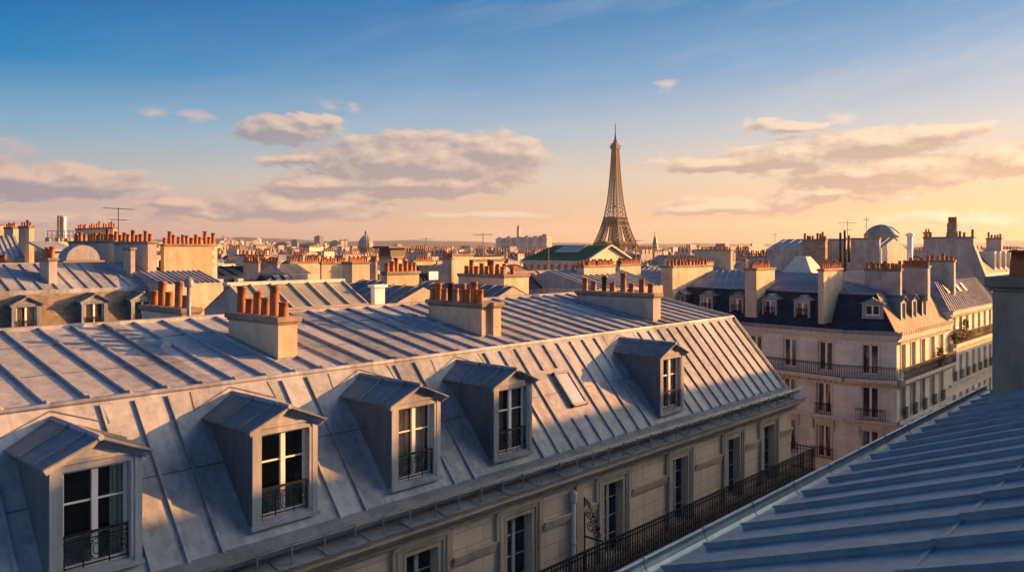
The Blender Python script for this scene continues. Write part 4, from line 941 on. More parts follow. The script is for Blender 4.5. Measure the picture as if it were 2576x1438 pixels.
t, g1 = stackhouse('pale flat-roofed building with rails and grey plant boxes on top', 92, 120, 205, 608, 96, 0, 1, (0,), FARC, cap=False)
b = MB()
for i in range(9):
    x = g1[0] + (g1[1] - g1[0]) * i / 8; b.box(x - .03, x + .03, g1[2], g1[2] + .06, g1[4], g1[4] + 1.3)
b.box(g1[0], g1[1], g1[2], g1[2] + .07, g1[4] + 1.25, g1[4] + 1.33); b.box(g1[0], g1[1], g1[2], g1[2] + .07, g1[4] + .7, g1[4] + .76); b.build('roof_railing', DARKM, t)
for i in range(6):
    b = MB(); x = g1[0] + .3 + i * 1.05; h = R_.uniform(.4, 1.1); b.box(x, x + R_.uniform(.5, .9), g1[2] + .6, g1[2] + 1.8, g1[4], g1[4] + h); b.build('plant_box', R_.choice((GALV, FARC, PLASTG)), t)
b = MB(); b.box(g1[0] + .8, g1[1] - .4, g1[2] - .02, g1[2] + .02, g1[4] - 1.1, g1[4] - .5); b.build('window_band', GLASSD, t)
s_, v_ = SV(155, 130); b = MB(); zt = ZY(545, 130)
TC = thing('steel_chimney', 'white steel chimney cylinder beside a dark lattice mast', 'chimney', (s_, v_, -28)); b.tube([(s_ + .35, v_, -10), (s_ + .35, v_, zt)], .33, 12); b.build('cylinder', WHITE, TC)
b = MB(); c4 = [(s_ - .55, v_ - .3), (s_ - .1, v_ - .3), (s_ - .1, v_ + .15), (s_ - .55, v_ + .15)]
for (x, y) in c4: b.box(x - .04, x + .04, y - .04, y + .04, -10, zt + .2)
for k in range(18):
    z = zt - k * .45
    for i in range(4): a, d = c4[i], c4[(i + 1) % 4]; b.tube([(a[0], a[1], z), (d[0], d[1], z - .45)], .03, 3); b.tube([(a[0], a[1], z), (d[0], d[1], z)], .03, 3)
b.build('lattice_mast', DARKM, TC)
def roofhouse(label, px0, px1, Y, y_eave, y_top, back=4.0, m=ZINCF, wm=PLASTG, ribs=14, y_base=None, insetd=None, name='house', group=None):   # plain roof slope facing the street side (-v)
    s0, v0 = SV(px0, Y); s1 = s_at(px1, v0); ze = ZY(y_eave, Y); Yt = depth(s0, v0 + back); zt = ZY(y_top, Yt)
    t = thing(name, label, 'building', ((s0 + s1) / 2, v0 + back, -28), group); b = MB(); b.box(s0, s1, v0 + .02, v0 + 2 * back - .02, -28, ze - .01); b.build('wall', wm, t)
    r = MB(); seam_roof(r, (s0, v0, ze), (s1, v0, ze), (s0, v0 + back, zt), (s1, v0 + back, zt), [(i + .5) / ribs for i in range(ribs)], .08, .08, ())
    r.quad((s0, v0 + 2 * back, ze), (s1, v0 + 2 * back, ze), (s1, v0 + back, zt), (s0, v0 + back, zt))
    for s in (s0, s1): r.face([(s, v0, ze), (s, v0 + back, zt), (s, v0 + 2 * back, ze)])
    r.build('roof', m, t); return t, (s0, s1, v0, v0 + back, ze, zt)
def winghouse(label, pxn, Yn, L, y_eave, run, rise, m=ZINCF, wm=PLASTG, ribs=16, name='house', group=None, both=True):   # ridge running away from the street; left slope faces us
    s0, v0 = SV(pxn, Yn); ze = ZY(y_eave, Yn); zt = ze + rise
    t = thing(name, label, 'building', (s0 + run, v0 + L / 2, -28), group); b = MB(); b.box(s0 + .02, s0 + 2 * run - .02, v0 + .01, v0 + L - .01, -28, ze - .01)
    b.face([(s0, v0 + .03, ze), (s0 + 2 * run, v0 + .03, ze), (s0 + run, v0 + .03, zt - .04)]); b.build('wall', wm, t)
    r = MB(); seam_roof(r, (s0, v0, ze), (s0, v0 + L, ze), (s0 + run, v0, zt), (s0 + run, v0 + L, zt), [(i + .5) / ribs for i in range(ribs)], .08, .08, ())
    r.quad((s0 + 2 * run, v0, ze), (s0 + 2 * run, v0 + L, ze), (s0 + run, v0 + L, zt), (s0 + run, v0, zt)); r.build('roof', m, t); return t, (s0, v0, ze, zt)
# curved zinc roof and sheds behind the left chimneys
roofhouse('dark blue zinc mansard at the far left edge, below the twin stack', -60, 62, 68, 648, 592, 2.6, ZINCF, PLAST, 9)
s_, v_ = SV(172, 58); b = MB(); t = thing('roof_hood', 'rounded dark blue zinc hood among the left chimneys', 'roof hood', (s_, v_, -2.5)); A = [(1.0 * math.cos(math.pi * k / 10), .95 * math.sin(math.pi * k / 10)) for k in range(11)]
zb_ = ZY(655, 58); b.prism([(s_ + 1 + a * 1.15, v_, zb_ + h * 1.15) for a, h in A], (.2, 2.2, 0)); b.build('hood', LEAD, t); b = MB(); b.box(s_ - .3, s_ + 2.5, v_ + .05, v_ + 2.3, -28, zb_ - .01); b.build('wall', PLASTD, t)
t, g1 = stackhouse('low dark stack with four bright pots at the left edge', -40, 6, 26, 672, 60, 5, 1, (1, 0, 1, 1), PLASTD, sc=1.2)
antenna(*SV(298, 62), ZY(612, 62), 2.7, 'tall rusty tv antenna with two booms above the left chimneys', [(.97, 2.6, 9, .3), (.66, 1.8, 7, .5)])
roofhouse('tile-fronted house with ribbed zinc roof in front of the two-tone party wall', 400, 560, 50, 715, 684, 3.0, ZINC, PLAST, 12)
# glazed courtyard roof
gt = thing('glass_roof', 'sloping greenish glass roof with grey glazing bars behind the long ridge', 'glass roof', (20, 30, -28))
P0, P1, P2, P3 = Vector((16.9, 29, -2.5)), Vector((22.5, 29, -2.5)), Vector((22.5, 30.9, -1.5)), Vector((16.9, 30.9, -1.5))
b = MB(); b.quad(P0, P1, P2, P3); b.build('glazing', GLASSR, gt)
b = MB(); nn = (P1 - P0).cross(P3 - P0).normalized()
for i in range(7): f = i / 6; b.bar(P0.lerp(P1, f), P3.lerp(P2, f), .075, .09, nn)
b.bar(P0, P1, .12, .08, nn); b.build('glazing_bars', PLASTG, gt)
b = MB(); b.box(16.8, 22.6, 30.8, 31.2, -1.52, -1.38); b.box(16.8, 22.6, 28.7, 29.05, -2.75, -2.48); b.build('ridge_cap', TRIM2, gt)
b = MB(); b.box(16.95, 22.45, 29.06, 33.0, -28, -2.6); b.face([(16.95, 29, -2.5), (16.95, 30.9, -1.52), (16.95, 33, -2.6), (16.95, 29, -2.6)]); b.face([(22.45, 29, -2.5), (22.45, 30.9, -1.52), (22.45, 33, -2.6), (22.45, 29, -2.6)]); b.quad((16.9, 33, -2.6), (22.5, 33, -2.6), (22.5, 30.9, -1.52), (16.9, 30.9, -1.52)); b.build('wall', PLASTG, gt)
# middle ground, from near to far
stackhouse('lone cream chimney block with seven pots right of the glass roof', 962, 974, 1054, 690, 42, 7, 1, (0, 1, 2, 0, 1, 0, 0), PLASTO, zb=-6)
t, g1 = stackhouse('small white vent housing beside the glass roof', 933, 943, 968, 723, 37, 0, 1, (0,), WHITE, zb=-6, cap=False, cat='vent', name='vent_housing'); b = MB(); b.box(g1[0] - .1, g1[1] + .1, g1[2] - .1, g1[3] + .1, g1[4], g1[4] + .12); b.build('lid', WHITE, t)
winghouse('low blue zinc roof just beyond the long ridge, left of the middle chimney', 985, 38, 14, 770, 2.0, .85, ZINCD, PLASTG, 16)  # wing roofs use the zinc with shade in its colour
winghouse('wide blue zinc roof just beyond the long ridge, right of the middle chimney', 1215, 38, 12, 772, 2.1, .9, ZINCD, PLASTG, 16)
t, g1 = stackhouse('long low stack with fifteen pots in the centre of the middle ground', 1153, 1268, 1330, 697, 47, 6, 1, (0, 1, 2, 1, 1, 0), PLAST)
s1, s2, v1, v2, zt = g1
for i in range(8): pot(kids(t)[0], s1 + .3, v1 + .4 + (v2 - v1 - .8) * i / 7, zt + .14, (0, 0, 2, 0, 1, 0, 2, 0)[i], 1.1)
def slope_face(label, quad, m, back=3.0):
    pass
# pale slate mansard with dark recesses
t, g1 = roofhouse('pale slate mansard cut by dark dormer recesses below the green-roofed hall', 1318, 1452, 62, 728, 682, 1.6, SLATEP, PLASTG, 1)
for f in (.30, .62, .93):
    b = MB(); x = g1[0] + (g1[1] - g1[0]) * f; b.prism([(x, g1[2] - .02, g1[4]), (x + .6, g1[2] - .02, g1[4]), (x + .6, g1[3] - .3, g1[5] - .25), (x, g1[3] - .3, g1[5] - .25)], (0, -.05, .06)); b.build('dormer_recess', SLATEB, t)
stackhouse('broad cream chimney wall below the hall, lined with two rows of pots', 1450, 1469, 1548, 672, 64, 20, 2, (0, 0, 1, 0), PLAST)
stackhouse('white rendered chimney wall right of the broad cream one', 1549, 1560, 1612, 668, 69, 14, 2, (0, 1, 0), PLAST)
roofhouse('blue-grey zinc roof between the cream chimney wall and the corner house', 1500, 1668, 60, 728, 680, 4.5, ZINCF, PLASTG, 12)
# cream party walls left of centre
stackhouse('sunlit blank wall with one tiny window, left of the middle ground', 545, 549, 603, 664, 120, 0, 1, (0,), FARC, cap=False)
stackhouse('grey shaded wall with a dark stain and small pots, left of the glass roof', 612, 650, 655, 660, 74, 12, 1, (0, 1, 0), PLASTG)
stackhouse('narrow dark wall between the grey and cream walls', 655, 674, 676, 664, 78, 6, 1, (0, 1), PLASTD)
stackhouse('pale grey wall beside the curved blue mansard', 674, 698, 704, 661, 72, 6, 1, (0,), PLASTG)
t, g1 = roofhouse('curved dark blue mansard with two white roof windows', 676, 745, 66, 712, 690, 1.2, SLATEB, PLASTD, 1)
for f in (.35, .7):
    b = MB(); x = g1[0] + (g1[1] - g1[0]) * f; b.prism([(x, g1[2] + .2, g1[4] + .15), (x + .5, g1[2] + .2, g1[4] + .15), (x + .5, g1[2] + .9, g1[5] - .15), (x, g1[2] + .9, g1[5] - .15)], (0, -.05, .08)); b.build('roof_window', GALV, t)
stackhouse('sunlit cream wall behind the striped blue roof', 726, 730, 806, 662, 80, 16, 1, (0, 0, 1), PLAST)
t, g1 = roofhouse('dark striped zinc roof with four tiny dormers before the cream wall', 738, 806, 70, 706, 666, 3.6, ZINCF, PLASTD, 14)
for f in (.12, .37, .62, .87):
    b = MB(); x = g1[0] + (g1[1] - g1[0]) * f; b.box(x - .35, x + .35, g1[2] - .05, g1[2] + .8, g1[4] - .1, g1[4] + .55); b.build('dormer', TRIM2, t)
stackhouse('sunlit party wall with a curving shadow, left of the dome', 805, 809, 872, 664, 70, 14, 1, (0, 0, 1), PLAST)
stackhouse('wide clean sunlit party wall below the dome', 862, 886, 930, 663, 68, 12, 1, (0, 1, 0), PLAST)
stackhouse('narrow blue-grey wall right of the clean party wall', 930, 945, 950, 658, 72, 4, 1, (0,), PLASTG)
t, g1 = stackhouse('tall cream chimney tower with dark slab top right of the dome', 956, 985, 1012, 650, 60, 0, 1, (0,), PLAST, capm=PLASTD)
b = MB(); b.box(g1[0] - .1, g1[1] + .3, g1[2], g1[3], g1[4] + .13, g1[4] + .75); b.box(g1[0] - .5, g1[1] + .6, g1[2] - .3, g1[3] + .3, g1[4] + .75, g1[4] + .9); b.build('roof_shelter', DARKM, t)
stackhouse('cream wall with low pots between chimney tower and dark mansard', 1036, 1040, 1090, 657, 95, 9, 1, (0, 1, 0), PLAST)
t, g1 = roofhouse('deep blue mansard with an open white roof window, centre', 1030, 1122, 58, 724, 668, 1.3, SLATEB, PLASTD, 1)
b = MB(); x = g1[0] + (g1[1] - g1[0]) * .6; b.box(x, x + .9, g1[2] + .3, g1[2] + .5, g1[4] + .5, g1[4] + 1.1); b.build('roof_window', GALV, t)
stackhouse('large sunlit cream party wall with a raised middle, centre', 1113, 1140, 1190, 643, 66, 0, 1, (0,), PLAST)
stackhouse('lower sunlit extension of the large cream party wall', 1186, 1189, 1268, 657, 69, 0, 1, (0,), PLAST)
stackhouse('grey fluted stack at the left end of the large cream wall', 1113, 1136, 1141, 652, 64, 5, 1, (0, 1, 0), PLASTG)
t, g1 = stackhouse('rooftop room with a strip of windows above the large cream wall', 1180, 1184, 1262, 647, 92, 0, 1, (0,), FARC, cap=False); b = MB()
for i in range(4): x = g1[0] + .5 + i * 1.5; b.box(x, x + 1.2, g1[2] - .03, g1[2] + .02, g1[4] - .75, g1[4] - .2)
b.build('window_band', GLASSD, t)
# right: party walls against the sky
t, g1 = stackhouse('brown brick chimney wall with eight pots against the right-hand sky', 2019, 2076, 2082, 605, 95, 9, 1, (2, 0, 0, 0, 0, 2, 1), BRICK, sc=1.3)
stackhouse('grey rendered party wall crossed by dark pipes, right of the brick one', 2076, 2128, 2131, 603, 98, 0, 1, (0,), PLASTG)
t, g1 = stackhouse('pale blank grey party wall below the glass-domed roof', 2131, 2212, 2216, 601, 93, 0, 1, (0,), PLASTG)
for px, y0, h in ((2114, 660, 585), (2125, 690, 580), (2136, 660, 592)):
    a, c = SV(px, 90); b = MB(); b.tube([(a, c, ZY(y0, 90)), (a, c, ZY(h, 90))], .13, 8); b.build('drain_pipe', DARKM, t)
antenna(*SV(2131, 89), ZY(640, 89), 3.7, 'bent tv antenna above the grey walls on the right', [(.93, 2.6, 6, -.4), (.72, 1.6, 5, .9)], .2)
winghouse('blue zinc roof with attic windows and a white flue behind the corner house', 2214, 96, 14, 626, 5, 1.3, ZINCF, PLASTG, 12)
a, c = SV(2289, 84); t = thing('steel_chimney', 'slim white steel flue rising before the blue zinc roof', 'chimney', (a, c, -3)); b = MB(); b.tube([(a, c, -3), (a, c, ZY(594, 84))], .28, 10); b.lathe((a, c, ZY(594, 84)), [(.2, 0), (.42, .05), (.42, .2), (.1, .35)], 10); b.build('flue', WHITE, t)
t, g1 = stackhouse('huge blotched grey gable wall on the right topped by a jumble of pots', 2323, 2449, 2455, 598, 92, 12, 1, (0, 1, 0, 0, 2, 0, 1), PLASTG, sc=1.3)
s1, s2, v1, v2, zt = g1; b = MB(); b.face([(s1 + .02, v1, zt - .8), (s1 + .02, v1 - 2.6, -7), (s1 + .02, v1 - 2.6, -28), (s1 + .02, v1, -28)]); b.box(s1, s2, v1 - 2.6, v1, -28, -7); b.face([(s2, v1, zt - .8), (s2, v1 - 2.6, -7), (s2, v1, -7)]); b.quad((s1, v1, zt - .8), (s2, v1, zt - .8), (s2, v1 - 2.6, -7), (s1, v1 - 2.6, -7)); b.build('gable_wall', PLASTG, t)
b = MB(); x, y = s1 + .2, v1 + (v2 - v1) * .42; b.box(x - .3, x + .3, y - .5, y + .5, zt, zt + 1.7); b.build('brick_flue', BRICK, t)
for k in range(3): pot(kids(t)[0], x, y - .3 + .3 * k, zt + 1.7, 1, 1.2)
stackhouse('narrow white chimney left of the huge grey gable wall', 2323, 2338, 2342, 586, 99, 2, 1, (0,), PLAST)
t, g1 = stackhouse('small grey chimney wall right of the huge gable wall', 2481, 2519, 2523, 601, 110, 5, 1, (2, 0, 0, 0, 1), PLASTG, sc=1.3)
t, g1 = roofhouse('sunlit slate mansard with five tall pale dormers at the right', 2462, 2592, 98, 690, 628, 2.4, SLATEP, TRIM2, 1)
for k in range(6):
    b = MB(); x = s_at(2507 + 13 * k, g1[2]); b.box(x, x + .75, g1[2] + .2, g1[2] + 2, g1[4] + .4, g1[5] - .2); d = b.build('dormer', TRIM2, t); b = MB(); b.box(x + .2, x + .55, g1[2] + .17, g1[2] + .2, g1[4] + .7, g1[5] - .5); b.build('window_pane', GLASSD, d)
# glass-domed hall on the right skyline
a, c = SV(2218, 190); zb_ = ZY(612, 190); t = thing('domed_hall', 'low faceted glass dome roof on the right skyline', 'building', (a, c, -28)); b = MB(); b.lathe((a, c, 0), [(3.75, -28), (3.75, 3.0)], 10, .3); b.build('drum', FARC, t)
b = MB(); b.lathe((a, c, 0), [(4.0, 2.0), (4.05, 2.3), (3.85, 2.95), (4.1, 3.0), (4.0, 3.2), (3.2, 4.1), (2.2, 4.9), (1.6, 5.15)], 10, .3); b.build('dome', GLASSR, t); b = MB(); b.lathe((a, c, 0), [(1.7, 5.12), (1.7, 5.25), (.8, 5.5), (.1, 5.6)], 10, .3)
for k in range(10):
    an = .3 + 2 * math.pi * k / 10; pr = [(4.02, 3.2), (3.22, 4.12), (2.22, 4.92), (1.62, 5.17)]; b.tube([(a + r * math.cos(an), c + r * math.sin(an), z) for r, z in pr], .07, 4)
b.build('ribs', LEAD, t)
# white louvred cap between the left-wing chimneys
a, c = SV(2020, 74); zb_ = ZY(690, 74); t = thing('roof_vent', 'white hipped ventilator cap on the corner house ridge', 'vent', (a, c, zb_)); b = MB(); b.lathe((a, c, zb_), [(2.1, 0), (2.0, .2), (.75, 1.55), (.7, 1.62)], 4, .75); b.build('cap', TRIM2, t)

for px, Y, y0, h, bars, lab in ((700, 76, 663, 1.9, [(.95, 1.5, 6, .5)], 'thin tv aerial over the pale wall left of the glass roof'), (868, 72, 664, 2.2, [(.95, 1.6, 7, 1.1), (.7, 1.0, 5, .2)], 'two-boom tv aerial on the sunlit wall left of the dome'), (1072, 90, 657, 2.6, [(.94, 1.8, 6, .2)], 'tv aerial just right of the dark-topped chimney tower'),
        (1215, 70, 657, 2.4, [(.95, 1.7, 7, 2.2)], 'tv aerial above the lower sunlit extension in the centre'), (1380, 75, 700, 2.8, [(.95, 1.5, 6, .9), (.78, 1.2, 5, 2.1)], 'tv aerial in front of the green-roofed hall'), (1600, 69, 668, 2.2, [(.95, 1.6, 6, .1)], 'tv aerial at the foot of the iron tower'),
        (1950, 110, 650, 3.4, [(.95, 2.2, 7, .6)], 'tv aerial over the long shaded wall'), (2180, 92, 601, 2.4, [(.9, 1.5, 5, .3)], 'tv aerial beside the low glass dome')):
    x, y = SV(px, Y); antenna(x, y, ZY(y0, Y), h, lab, bars)
# ------------------------------------------------------------------ landmarks
def interp(tab, z):
    for (a, x), (b, y) in zip(tab, tab[1:]):
        if a <= z <= b: return x + (y - x) * (z - a) / (b - a)
    return tab[-1][1]
ts_, tv_ = SV(1548, 1870); TB = -46.0
TW = thing('iron_tower', 'tall brown lattice iron tower tapering to an antenna above the whole city', 'tower', (ts_, tv_, TB))
HW = [(0, 62.5), (30, 46.5), (57, 34.5), (85, 25.6), (115, 18.6), (150, 13.4), (190, 9.9), (230, 7.6), (276, 5.4)]
LWD = [(0, 25), (57, 15.5), (115, 9.6)]
def tbar(b, p, q, w):
    p = Vector((ts_ + p[0], tv_ + p[1], TB + p[2])); q = Vector((ts_ + q[0], tv_ + q[1], TB + q[2])); d = (q - p).normalized()
    up = Vector((0, 0, 1)) if abs(d.z) < .9 else Vector((1, 0, 0)); w *= 1.25; b.bar(p - up * 0, q, w, w, up, -w / 2)
segs = [0, 10, 20, 30, 39, 48, 57, 66, 75, 84, 93, 102]
for sx in (-1, 1):
    for sy in (-1, 1):
        b = MB()
        def crn(z):
            h, l = interp(HW, z), interp(LWD, z); return [(sx * h, sy * h, z), (sx * (h - l), sy * h, z), (sx * (h - l), sy * (h - l), z), (sx * h, sy * (h - l), z)]
        zz = segs + [112]
        for z0, z1 in zip(zz, zz[1:]):
            A, B_ = crn(z0), crn(z1)
            for i in range(4):
                tbar(b, A[i], B_[i], 1.7); j = (i + 1) % 4; tbar(b, A[i], B_[j], .85); tbar(b, A[j], B_[i], .85); tbar(b, A[i], A[j], .8)
                m0 = tuple((A[i][k] + A[j][k]) / 2 for k in range(3)); m1 = tuple((B_[i][k] + B_[j][k]) / 2 for k in range(3)); tbar(b, m0, m1, .6)
        b.build('leg', TOWERM, TW)
b = MB(); zz = [118 + 0]
while zz[-1] < 268: zz.append(zz[-1] + max(4.2, interp(HW, zz[-1]) * .62))
zz[-1] = 272
def shaft(z): h = interp(HW, min(z, 276)); return [(-h, -h, z), (h, -h, z), (h, h, z), (-h, h, z)]
for z0, z1 in zip(zz, zz[1:]):
    A, B_ = shaft(z0), shaft(z1)
    for i in range(4):
        j = (i + 1) % 4; a0, a1, b0, b1 = map(Vector, (A[i], A[j], B_[i], B_[j])); tbar(b, a0, b0, 1.5)
        for f0, f1 in ((0, .40), (.60, 1)):
            p, q, r, s = a0.lerp(a1, f0), a0.lerp(a1, f1), b0.lerp(b1, f0), b0.lerp(b1, f1); tbar(b, p, s, .62); tbar(b, q, r, .62); tbar(b, q if f0 == 0 else p, s if f0 == 0 else r, .9)
        tbar(b, a0, a1, .7)
for z in (200, 140): b.box(ts_ - 3, ts_ + 3, tv_ - 3, tv_ + 3, TB + z, TB + z + 4)
b.build('shaft', TOWERM, TW)
def deck(name, hw, z0, z1, rail, studs):
    b = MB(); b.box(ts_ - hw, ts_ + hw, tv_ - hw, tv_ + hw, TB + z0, TB + z1); b.box(ts_ - hw - 1.4, ts_ + hw + 1.4, tv_ - hw - 1.4, tv_ + hw + 1.4, TB + z1, TB + z1 + .9)
    n = studs
    for i in range(n + 1):
        t = -hw + 2 * hw * i / n
        for (x, y) in ((t, -hw - .4), (t, hw + .4), (-hw - .4, t), (hw + .4, t)): b.box(ts_ + x - .35, ts_ + x + .35, tv_ + y - .35, tv_ + y + .35, TB + z0 - rail, TB + z1 + rail)
    for y in (-hw - .4, hw + .4): b.box(ts_ - hw, ts_ + hw, tv_ + y - .3, tv_ + y + .3, TB + z1 + rail - .5, TB + z1 + rail); b.box(ts_ + y - .3, ts_ + y + .3, tv_ - hw, tv_ + hw, TB + z1 + rail - .5, TB + z1 + rail)
    return b.build(name, TOWERM, TW)
deck('first_platform', 35, 51, 57, 3, 26)
b = MB()
for h0, z0, z1 in ((33, 57, 62), ): b.box(ts_ - 29, ts_ + 29, tv_ - 29, tv_ - 12, TB + 57, TB + 63); b.box(ts_ - 29, ts_ + 29, tv_ + 12, tv_ + 29, TB + 57, TB + 63)
b.build('pavilion', TOWERM, TW)
deck('second_platform', 19.5, 110, 116, 2, 14)
b = MB()
for i in range(4):
    for z0, z1 in ((97, 103.5), (103.5, 110)):
        h0, h1 = interp(HW, z0), interp(HW, z1); C0 = [(-h0, -h0, z0), (h0, -h0, z0), (h0, h0, z0), (-h0, h0, z0)]; C1 = [(-h1, -h1, z1), (h1, -h1, z1), (h1, h1, z1), (-h1, h1, z1)]; j = (i + 1) % 4
        p, q, r, s = map(Vector, (C0[i], C0[j], C1[i], C1[j])); tbar(b, p, q, 1.6); tbar(b, r, s, 1.6)
        for k in range(8): f, g_2 = k / 8, (k + 1) / 8; tbar(b, p.lerp(q, f), r.lerp(s, g_2), .8); tbar(b, p.lerp(q, g_2), r.lerp(s, f), .8)
b.build('truss_band', TOWERM, TW)
b = MB(); b.box(ts_ - 6, ts_ + 6, tv_ - 6, tv_ + 6, TB + 270, TB + 273); b.box(ts_ - 8.6, ts_ + 8.6, tv_ - 8.6, tv_ + 8.6, TB + 273, TB + 280); b.box(ts_ - 9.4, ts_ + 9.4, tv_ - 9.4, tv_ + 9.4, TB + 280, TB + 281); b.box(ts_ - 6.6, ts_ + 6.6, tv_ - 6.6, tv_ + 6.6, TB + 281, TB + 286)
b.lathe((ts_, tv_, TB), [(5.5, 286), (5, 290), (3.2, 294), (2.4, 297), (2.4, 301)], 12); b.build('top_cabin', TOWERM, TW)
b = MB(); b.lathe((ts_, tv_, TB), [(1.6, 300), (1.5, 308), (1.0, 308.2), (.9, 326), (1.6, 326.2), (1.6, 327), (.5, 327.2), (.5, 330)], 8); b.build('antenna_mast', TOWERM, TW)
# green-roofed hall
s1, v1 = SV(1476, 257); s2 = s_at(1584, v1); v2 = v_at(1317, s1); ze = ZY(656, 257); zt = ze + 5.0; sm = (s1 + s2) / 2
GH = thing('classical_hall', 'large hall with dark green pitched roof and plain cream pediment', 'building', (sm, v1, -28))
b = MB(); b.box(s1 + 1, s2 - 1, v1 + 1.2, v2 - 1, -28, ze - 1.3); b.build('wall', FARC, GH)
b = MB(); b.box(s1 - .3, s2 + .3, v1 - .4, v2 + .3, ze - 1.3, ze - .35); b.box(s1 - .9, s2 + .9, v1 - .9, v2 + .8, ze - .347, ze)
k = 0
while v1 + k * 1.1 < v2: y = v1 + k * 1.1; b.box(s1 - .7, s1 - .301, y, y + .5, ze - 1.0, ze - .4); k += 1
b.build('entablature', FARC, GH)
b = MB()
k = 0
while v1 + .8 + k * 2.9 < v2: b.lathe((s1 + .3, v1 + .8 + k * 2.9, 0), [(.75, -28), (.65, ze - 2), (.95, ze - 1.6), (.95, ze - 1.31)], 10); k += 1
b.build('colonnade', FARC, GH)
b = MB(); b.face([(s1, v1, ze), (s2, v1, ze), (sm, v1, zt - .5)]); b.build('pediment', FARC, GH)
b = MB()
for a, q in (((s1 - 1, v1 - .7, ze), (sm, v1 - .7, zt)), ((s2 + 1, v1 - .7, ze), (sm, v1 - .7, zt))): b.bar(a, q, .9, .5, (0, 0, 1), -.25)
b.build('raking_cornice', FARC, GH)
b = MB(); seam_roof(b, (s1 - 1, v1 - .5, ze + .01), (s1 - 1, v2 + .8, ze + .01), (sm, v1 - .5, zt), (sm, v2 - 4, zt), [i / 30 for i in range(1, 30)], .12, .12, ()); b.quad((s2 + 1, v1 - .5, ze + .01), (s2 + 1, v2 + .8, ze + .01), (sm, v2 - 4, zt), (sm, v1 - .5, zt)); b.face([(s1 - 1, v2 + .8, ze + .01), (s2 + 1, v2 + .8, ze + .01), (sm, v2 - 4, zt)])
GR = b.build('roof', GREEN, GH)
def on_hall(f, g_, o=0.15): return Vector((s1 - 1 + (sm - s1 + 1) * g_, v1 + (v2 - v1) * f, ze + (zt - ze) * g_ + o))
b = MB(); b.prism([on_hall(.30, .5), on_hall(.66, .5), on_hall(.66, .92), on_hall(.30, .92)], (0, 0, .3)); b.build('skylight', GLASSR, GR)
# ribbed dome with lantern
a, c = SV(920, 1200); zb_ = ZY(630, 1200); DM = thing('church_dome', 'ribbed grey church dome with lantern and spike on the skyline', 'dome', (a, c, -46))
b = MB(); b.lathe((a, c, zb_), [(11.2, -45), (11.2, 4.6), (11.6, 4.8), (11.6, 5.4)], 32)
for k in range(24): an = 2 * math.pi * k / 24; b.tube([(a + 11.8 * math.cos(an), c + 11.8 * math.sin(an), zb_ - 8), (a + 11.8 * math.cos(an), c + 11.8 * math.sin(an), zb_ + 4.7)], .45, 5)
b.build('drum', DOMEM, DM)
dprof = [(11.2, 5.4), (11.0, 8.5), (10.2, 11.8), (8.7, 15.2), (6.6, 18.2), (4.0, 20.8), (2.2, 22.0)]
b = MB(); b.lathe((a, c, zb_), dprof, 36); b.build('dome', DOMEM, DM)
b = MB()
for k in range(18): an = 2 * math.pi * k / 18; b.tube([(a + (r + .1) * math.cos(an), c + (r + .1) * math.sin(an), zb_ + z) for r, z in dprof], .34, 4)
b.build('ribs', TRIM2, DM)
b = MB(); b.lathe((a, c, zb_), [(2.3, 22), (2.3, 22.5), (1.6, 22.6), (1.6, 25.8), (2.0, 26), (1.5, 27.4), (.5, 28.6), (.22, 29.2), (.1, 33)], 10); b.build('lantern', DOMEM, DM)
# church spire
a, c = SV(1648, 900); zb_ = ZY(633, 900); t = thing('church_spire', 'slender grey church spire right of the iron tower', 'church', (a, c, -46)); b = MB(); b.box(a - 2.6, a + 2.6, c - 2.6, c + 2.6, -46, zb_ + 3); b.lathe((a, c, zb_), [(3.4, 2), (3.3, 6), (3.7, 6.1), (3.6, 6.7), (2.7, 7), (2.6, 9.5)], 8, .39); b.build('belfry', FARG, t)
b = MB(); b.lathe((a, c, zb_), [(2.7, 9.5), (2.9, 9.8), (1.9, 13), (2.1, 13.3), (1.1, 16.5), (.7, 19), (.2, 23), (.07, 25.5)], 8, .39); b.build('spire', LEAD, t)
for k in range(8): pass
# skyline towers and slabs
def far_box(label, x0, x1, ytop, Y, m, ybot=None, cat='tower block', group=None, name='tower_block', split=.55, top=None):
    xc = x0 + (x1 - x0) * split; s1, v1 = SV(xc, Y); s2 = s_at(x1, v1); v2 = v_at(x0, s1); zt = ZY(ytop, Y); zb = gh((s1 + s2) / 2, (v1 + v2) / 2) - 2
    t = thing(name, label, cat, ((s1 + s2) / 2, (v1 + v2) / 2, zb), group); b = MB(); b.box(s1, s2, v1, v2, zb, zt); b.build('walls', m, t); b = MB(); h = (zt - zb) * .05 + 1.0
    b.box(s1 + (s2 - s1) * .2, s1 + (s2 - s1) * .7, v1 + (v2 - v1) * .2, v1 + (v2 - v1) * .7, zt, zt + h); b.box(s1 - .3, s2 + .3, v1 - .3, v2 + .3, zt - .5, zt + .8); b.build('roof', FARR, t); return t
far_box('tallest slim white tower rising from the slab blocks', 1300, 1310, 571, 2700, FARS, split=.55)
slabs = [(1247, 1271, 600, .45), (1269, 1296, 598, .5), (1294, 1317, 597.5, .55), (1316, 1338, 596, .5), (1336, 1357, 597, .5), (1355, 1388, 593, .62)]
lb = ['leftmost grey striped slab block of the cluster left of the iron tower', 'second grey slab block from the left in the skyline cluster', 'slab block standing directly below the slim white tower', 'slab block just right of the slim white tower', 'cream speckled slab block, second from right in the skyline cluster', 'rightmost and tallest slab block of the cluster, its end wall sunlit']
for (x0, x1, y, sp), l in zip(slabs, lb): far_box(l, x0, x1, y, 2600, FARS, split=sp)
far_box('grey tower block with sunlit right side left of the dome', 790, 813, 595, 3400, FARB, split=.62)
far_box('small dark tower left of the long low skyline block', 733, 749, 604, 3600, FARB, split=.9)
